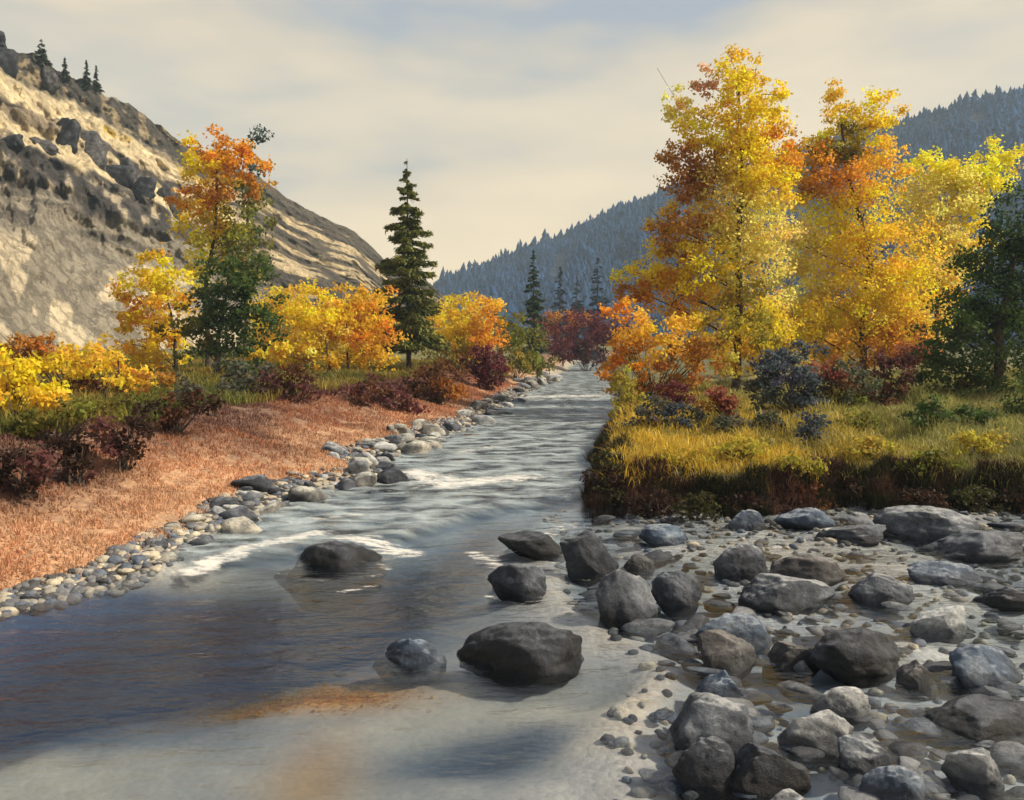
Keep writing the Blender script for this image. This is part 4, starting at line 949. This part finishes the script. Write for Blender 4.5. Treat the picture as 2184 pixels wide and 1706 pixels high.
for bp, dd, bl, lab in (((90, 800), 36, [(40, 770, 60, 36, 'G'), (110, 775, 56, 34, 'Y'), (180, 775, 56, 34, 'G')], 'gold thicket at the foot of the sandstone slope'),
        ((620, 800), 62, [(590, 690, 60, 50, 'Y'), (660, 670, 60, 44, 'G'), (620, 740, 70, 44, 'G')], 'gold thicket behind the broad golden thicket tree'),
        ((770, 800), 64, [(740, 680, 56, 40, 'Y'), (800, 680, 50, 46, 'O'), (770, 740, 66, 40, 'G')], 'orange thicket behind the trunk of the tall spruce'),
        ((940, 800), 74, [(930, 700, 50, 40, 'G'), (990, 690, 50, 40, 'Y'), (950, 745, 60, 34, 'YG')], 'yellow thicket behind the golden orange shrub')):
    plant('thicket', bp, dd, bl, lab, 'thicket', 'golden thickets on the left terrace', 0.28, 1.5, grow=1.2)
for bp, dd, bl, lab in (((1640, 800), 56, [(1600, 690, 60, 50, 'G'), (1670, 670, 60, 50, 'LY'), (1640, 740, 70, 50, 'YG')], 'golden thicket seen between the tallest and the amber cottonwood'),
        ((1760, 800), 60, [(1730, 700, 60, 46, 'G'), (1790, 690, 56, 46, 'O'), (1760, 750, 70, 44, 'G')], 'amber thicket behind the blue-grey shrub'),
        ((1930, 800), 62, [(1900, 690, 60, 50, 'G'), (1960, 680, 60, 50, 'LY'), (1930, 745, 70, 46, 'O')], 'golden thicket behind the lemon-yellow cottonwood trunk')):
    plant('thicket', bp, dd, bl, lab, 'thicket', SB, 0.30, 1.5, grow=1.2)
SR = 'shrubs along the meadow edge'
plant('shrub', (1390, 850), 35, [(1325, 672, 36, 22, 'O'), (1365, 700, 46, 34, 'G'), (1320, 745, 34, 26, 'O'), (1395, 745, 50, 38, 'G'), (1340, 790, 42, 32, 'O'), (1455, 720, 44, 36, 'G'), (1450, 775, 50, 36, 'RO'), (1400, 805, 44, 26, 'RO'), (1500, 765, 36, 40, 'RO'), (1535, 700, 36, 30, 'YG')], 'large amber shrub overhanging the river under the tallest cottonwood', 'shrub', SR, 0.18, 1.7, grow=1.35)
plant('shrub', (1660, 810), 37, [(1625, 700, 40, 28, 'YG'), (1640, 745, 40, 28, 'YG'), (1545, 770, 30, 26, 'LY')], 'pale olive-yellow shrub under the tallest cottonwood trunk', 'shrub', SR, 0.18, 1.5)
plant('shrub', (1440, 880), 29, [(1428, 842, 26, 24, 'M'), (1452, 848, 24, 24, 'M')], 'small maroon shrub at the meadow edge under the amber shrub', 'shrub', SR, 0.13, 2.0, auto=True, grow=1.25)
plant('shrub', (1440, 915), 25, [(1405, 880, 30, 32, 'GG'), (1450, 885, 34, 26, 'BG'), (1480, 890, 20, 20, 'GG'), (1350, 935, 22, 34, 'BG'), (1372, 895, 20, 24, 'BG')], 'slate-grey shrub at the river corner of the meadow', 'shrub', SR, 0.11, 1.9, auto=True, grow=1.25)
plant('shrub', (1556, 890), 30, [(1548, 838, 28, 28, 'R'), (1565, 865, 22, 22, 'R'), (1520, 860, 24, 18, 'RO')], 'brick-red shrub under the tallest cottonwood trunk', 'shrub', SR, 0.13, 2.0, auto=True, grow=1.25)
plant('shrub', (1690, 880), 31, [(1650, 795, 44, 36, 'BG'), (1705, 775, 46, 34, 'BG'), (1690, 830, 50, 36, 'BG'), (1625, 840, 30, 30, 'GG'), (1725, 865, 30, 40, 'BG')], 'blue-grey shrub between the two larger cottonwood trunks', 'shrub', SR, 0.14, 1.9, auto=True, grow=1.25)
plant('shrub', (1790, 880), 31, [(1765, 820, 40, 34, 'BR'), (1810, 815, 40, 36, 'GG'), (1790, 855, 46, 26, 'OL'), (1760, 790, 30, 22, 'R')], 'brown and olive shrub beside the blue-grey shrub', 'shrub', SR, 0.14, 1.9, auto=True, grow=1.25)
plant('shrub', (1885, 875), 31, [(1860, 805, 36, 34, 'BR'), (1905, 800, 40, 36, 'PU'), (1885, 845, 44, 30, 'BR')], 'dusky brown shrub below the amber cottonwood', 'shrub', SR, 0.14, 1.9, auto=True, grow=1.25)
plant('shrub', (1955, 800), 34, [(1940, 760, 34, 22, 'R'), (1965, 748, 26, 20, 'R')], 'reddish shrub tucked between amber cottonwood and evergreen', 'shrub', SR, 0.15, 1.9)
plant('shrub', (1340, 890), 31, [(1335, 820, 30, 26, 'YG'), (1345, 860, 32, 26, 'YG'), (1325, 900, 22, 24, 'YG')], 'pale yellow-green shrub at the water edge below the amber shrub', 'shrub', SR, 0.13, 1.7)
plant('shrub', (1300, 1050), 17.6, [(1295, 985, 24, 24, 'DO'), (1285, 1025, 28, 30, 'DB'), (1310, 1050, 30, 26, 'DO'), (1345, 1045, 30, 24, 'DB')], 'very dark sedge clump hanging over the corner of the cut bank', 'shrub', SR, 0.09, 2.0, auto=True, grow=1.25)
plant('shrub', (1840, 1045), 17.2, [(1815, 1045, 30, 22, 'DB'), (1865, 1048, 40, 20, 'DB')], 'very dark clump on the cut bank above the low dark slab', 'shrub', SR, 0.09, 2.0, auto=True, grow=1.25)
plant('shrub', (2160, 895), 22, [(2175, 880, 24, 34, 'GR'), (2195, 860, 34, 40, 'GR')], 'small dark green shrub in the grass under the evergreen', 'shrub', SR, 0.11, 1.8, auto=True, grow=1.25)

BC = 'low clumps on the meadow bank'
for (px, py, rx, ry, key, lf, lab) in (
    (1405, 1075, 44, 30, 'DB', 0.09, 'dark brown clump on the bank next to the very dark sedge clump'),
    (1490, 1082, 46, 32, 'DO', 0.09, 'dark olive clump on the bank above the flat blue-grey stone'),
    (1590, 1072, 48, 26, 'DB', 0.09, 'dusky brown clump on the bank over the rounded blue-grey boulder'),
    (1720, 1062, 52, 26, 'BR', 0.09, 'brown clump on the bank over the slanting blue-green slab'),
    (1960, 1066, 56, 26, 'DB', 0.09, 'dark brown clump on the bank over the broad greenish slab'),
    (2080, 1066, 50, 28, 'DO', 0.09, 'dark olive clump on the bank beside the broad greenish slab'),
    (2170, 1064, 50, 28, 'DB', 0.09, 'dark brown clump on the bank over the upper dark slab'),
    (1450, 985, 56, 24, 'OY', 0.10, 'olive-yellow mound in the meadow near the slate-grey shrub'),
    (1580, 960, 60, 24, 'OY', 0.10, 'olive-yellow mound in the meadow below the brick-red shrub'),
    (1690, 990, 56, 22, 'YG', 0.10, 'yellow-green mound in the middle of the meadow'),
    (1850, 960, 60, 24, 'OY', 0.10, 'olive mound in the meadow below the dusky brown shrub'),
    (1980, 985, 60, 24, 'OL', 0.10, 'dull green mound in the meadow below the evergreen'),
    (2100, 950, 60, 26, 'OY', 0.10, 'olive-yellow mound in the meadow beside the small dark green shrub'),
    (1560, 905, 34, 24, 'GG', 0.11, 'grey-green tuft hanging below the brick-red shrub'),
    (1640, 905, 36, 26, 'GG', 0.11, 'grey-green tuft below the blue-grey shrub'),
    (1735, 915, 26, 34, 'BG', 0.11, 'slate tuft trailing into the meadow below the blue-grey shrub'),
    (1830, 895, 40, 24, 'OL', 0.11, 'olive tuft below the brown and olive shrub'),
    (1990, 885, 44, 34, 'GR', 0.11, 'dark green tuft at the foot of the evergreen'),
    (2080, 890, 44, 30, 'GR', 0.11, 'dark green tuft under the evergreen trunk')):
    plant('clump', (px, py + ry), 20, [(px - rx * 0.5, py, rx * 0.6, ry * 0.8, key), (px + rx * 0.45, py + 3, rx * 0.6, ry * 0.75, key), (px, py - ry * 0.3, rx * 0.55, ry * 0.7, key)], lab, 'clump', BC, lf, 1.5, auto=True, grow=1.2)
# ------------------------------------------------------------------ grass
def blades(name, x, y, h, w, cols, lean=0.35, z=None, dirn=None):
    n = len(x); z = ground(x, y) if z is None else z
    th = RNG.uniform(0, 6.28, n); dx, dy = np.cos(th), np.sin(th)
    lx, ly = RNG.normal(0, lean, n) * h, RNG.normal(0, lean, n) * h
    if dirn is not None: lx += dirn[0] * h; ly += dirn[1] * h
    b0 = np.stack([x - dx * w / 2, y - dy * w / 2, z - 0.02], -1); b1 = np.stack([x + dx * w / 2, y + dy * w / 2, z - 0.02], -1)
    md = np.stack([x + lx * 0.35, y + ly * 0.35, z + h * 0.6], -1); 
    m0 = md - np.stack([dx, dy, 0 * dx], -1) * (w * 0.36)[:, None]; m1 = md + np.stack([dx, dy, 0 * dx], -1) * (w * 0.36)[:, None]
    tp = np.stack([x + lx, y + ly, z + h * (1 - 0.25 * np.minimum(1, np.hypot(lx, ly) / h))], -1)
    V = np.stack([b0, b1, m1, m0, tp], 1).reshape(-1, 3)
    k = np.arange(n) * 5
    F = np.concatenate([np.stack([k, k + 1, k + 2], -1), np.stack([k, k + 2, k + 3], -1), np.stack([k + 3, k + 2, k + 4], -1)])
    return mesh_np(name, V, F, np.repeat(cols, 5, 0))
def lerpc(a, b, t): return np.array(a) * (1 - t[:, None]) + np.array(b) * t[:, None]
# rust-red slope on the left
n = 150000
y = 8.0 + 50 * RNG.random(n) ** 1.9; dl = RNG.uniform(0.1, 7.0, n); x = XL(y) - dl
w_ = fbm(x * 0.6, y * 0.6, 4, 61) - 0.5; cl_ = fbm(x * 2.3, y * 2.3, 3, 63)
ok = (dl / BEACH(y) + w_ * 0.9 > 0.75 + RNG.uniform(-.3, .3, n)) & (cl_ > 0.30); x, y, dl, w_, cl_ = x[ok], y[ok], dl[ok], w_[ok], cl_[ok]
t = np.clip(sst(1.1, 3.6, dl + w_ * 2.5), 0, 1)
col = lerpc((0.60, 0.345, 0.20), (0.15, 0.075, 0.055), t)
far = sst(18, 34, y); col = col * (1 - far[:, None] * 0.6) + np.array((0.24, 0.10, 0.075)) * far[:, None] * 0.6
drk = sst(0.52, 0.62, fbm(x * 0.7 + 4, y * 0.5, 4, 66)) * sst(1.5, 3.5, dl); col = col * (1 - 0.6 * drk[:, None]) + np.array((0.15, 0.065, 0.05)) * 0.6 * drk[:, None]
hot = sst(0.5, 0.65, fbm(x * 0.5, y * 0.4, 3, 65)); col = col * (1 - 0.45 * hot[:, None]) + np.array((0.62, 0.26, 0.12)) * 0.45 * hot[:, None]
col *= RNG.uniform(0.84, 1.12, (len(x), 1)) * (0.8 + 0.4 * fbm(x * 1.3, y * 1.0, 4, 68))[:, None]
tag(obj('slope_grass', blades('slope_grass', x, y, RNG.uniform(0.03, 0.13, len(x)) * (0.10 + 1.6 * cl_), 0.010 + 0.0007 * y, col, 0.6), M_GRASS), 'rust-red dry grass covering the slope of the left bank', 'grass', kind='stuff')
# green edge and terrace on the left
n = 90000
y = 11 + 60 * RNG.random(n) ** 1.6; dl = 5.2 + 24 * RNG.random(n) ** 1.3; x = XL(y) - dl
ok = (x > -0.66 * y - 2); x, y, dl = x[ok], y[ok], dl[ok]
t = fbm(x * 0.4, y * 0.4, 4, 67)
col = lerpc((0.10, 0.12, 0.02), (0.34, 0.24, 0.05), np.clip((t - 0.35) * 3, 0, 1)) * RNG.uniform(0.6, 1.3, (len(x), 1))
tag(obj('terrace_grass', blades('terrace_grass', x, y, RNG.uniform(0.2, 0.5, len(x)), 0.014 + 0.0008 * y, col, 0.4), M_GRASS), 'olive-green grass on the terrace under the left bank trees', 'grass', kind='stuff')
# right meadow
n = 190000
y = 16 + 30 * RNG.random(n) ** 1.4; x = RNG.uniform(1, 32, n)
mm = meadow(x, y); ok = (mm > 0.35) & (x < 0.68 * y + 2); x, y, mm = x[ok], y[ok], mm[ok]
t = sst(3.5, 11, x + (fbm(x * 0.5, y * 0.5, 4, 69) - 0.5) * 7)
col = lerpc((0.62, 0.43, 0.055), (0.30, 0.285, 0.085), t)
cl_ = fbm(x * 0.9, y * 0.9, 4, 70)
col = col * (0.45 + 1.0 * cl_)[:, None] * RNG.uniform(0.65, 1.3, (len(x), 1))
gr = sst(0.55, 0.68, fbm(x * 0.45 + 9, y * 0.6, 3, 72)); col = col * (1 - 0.6 * gr[:, None]) + np.array((0.12, 0.13, 0.04)) * 0.6 * gr[:, None]
tag(obj('meadow_grass', blades('meadow_grass', x, y, RNG.uniform(0.12, 0.42, len(x)) * (0.15 + 1.9 * cl_ ** 1.3), 0.012 + 0.0006 * y, col, 0.5), M_GRASS), 'yellow-green grass of the meadow on the right bank', 'grass', kind='stuff')
# dark sedge on the cut bank
n = 46000
x = RNG.uniform(1.0, 16, n); y = YB(x) + RNG.uniform(-0.05, 0.95, n)
side_ = RNG.random(n) < 0.3; ys = RNG.uniform(16.8, 34, n); x = np.where(side_, XR(ys) + RNG.uniform(-0.02, 0.8, n), x); y = np.where(side_, ys, y)
mm = meadow(x, y); ok = (mm > -0.05) & (mm < 0.15 + 1.1 * fbm(x * 1.1, y * 0.5, 3, 76)); x, y, mm = x[ok], y[ok], mm[ok]
t = fbm(x * 0.9, y * 0.9, 3, 74)
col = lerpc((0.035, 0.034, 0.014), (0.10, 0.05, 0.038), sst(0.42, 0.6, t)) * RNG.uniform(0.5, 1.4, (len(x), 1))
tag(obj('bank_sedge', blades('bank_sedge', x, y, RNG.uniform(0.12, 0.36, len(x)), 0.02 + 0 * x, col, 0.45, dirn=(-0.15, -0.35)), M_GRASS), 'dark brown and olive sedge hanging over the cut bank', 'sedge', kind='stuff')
# leaf shapes added on the pool bed to imitate the orange reflection
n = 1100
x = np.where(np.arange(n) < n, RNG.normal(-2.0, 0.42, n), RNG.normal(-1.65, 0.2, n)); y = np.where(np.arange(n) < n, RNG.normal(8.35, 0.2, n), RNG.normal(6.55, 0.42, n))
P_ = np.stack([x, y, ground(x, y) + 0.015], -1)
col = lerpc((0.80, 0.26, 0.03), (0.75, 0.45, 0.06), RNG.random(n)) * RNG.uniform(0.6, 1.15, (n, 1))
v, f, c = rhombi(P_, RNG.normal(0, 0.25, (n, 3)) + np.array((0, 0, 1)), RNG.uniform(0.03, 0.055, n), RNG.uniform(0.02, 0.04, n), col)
tag(obj('reflection_leaves', mesh_np('reflection_leaves', v, f, c), M_LEAF), 'orange leaves added on the pool bed to imitate a tree reflection', 'leaves', kind='stuff')

# ------------------------------------------------------------------ air
def haze():
    bm = bmesh.new(); bmesh.ops.create_cube(bm, size=1)
    for v in bm.verts: v.co = Vector((v.co.x * 2500, v.co.y * 1264 + 420, (v.co.z + 0.5) * 306 - 6))
    me = bpy.data.meshes.new('haze'); bm.to_mesh(me); bm.free()
    m, nt, out = new_mat('haze_air')
    p = N(nt, 'ShaderNodeVolumePrincipled'); p.inputs['Color'].default_value = (0.62, 0.82, 1.0, 1); p.inputs['Density'].default_value = 0.00050
    p.inputs['Anisotropy'].default_value = 0.0
    nt.links.new(p.outputs[0], out.inputs['Volume'])
    tag(obj('haze', me, m), 'thin blue haze filling the valley', 'haze', kind='stuff')
haze()
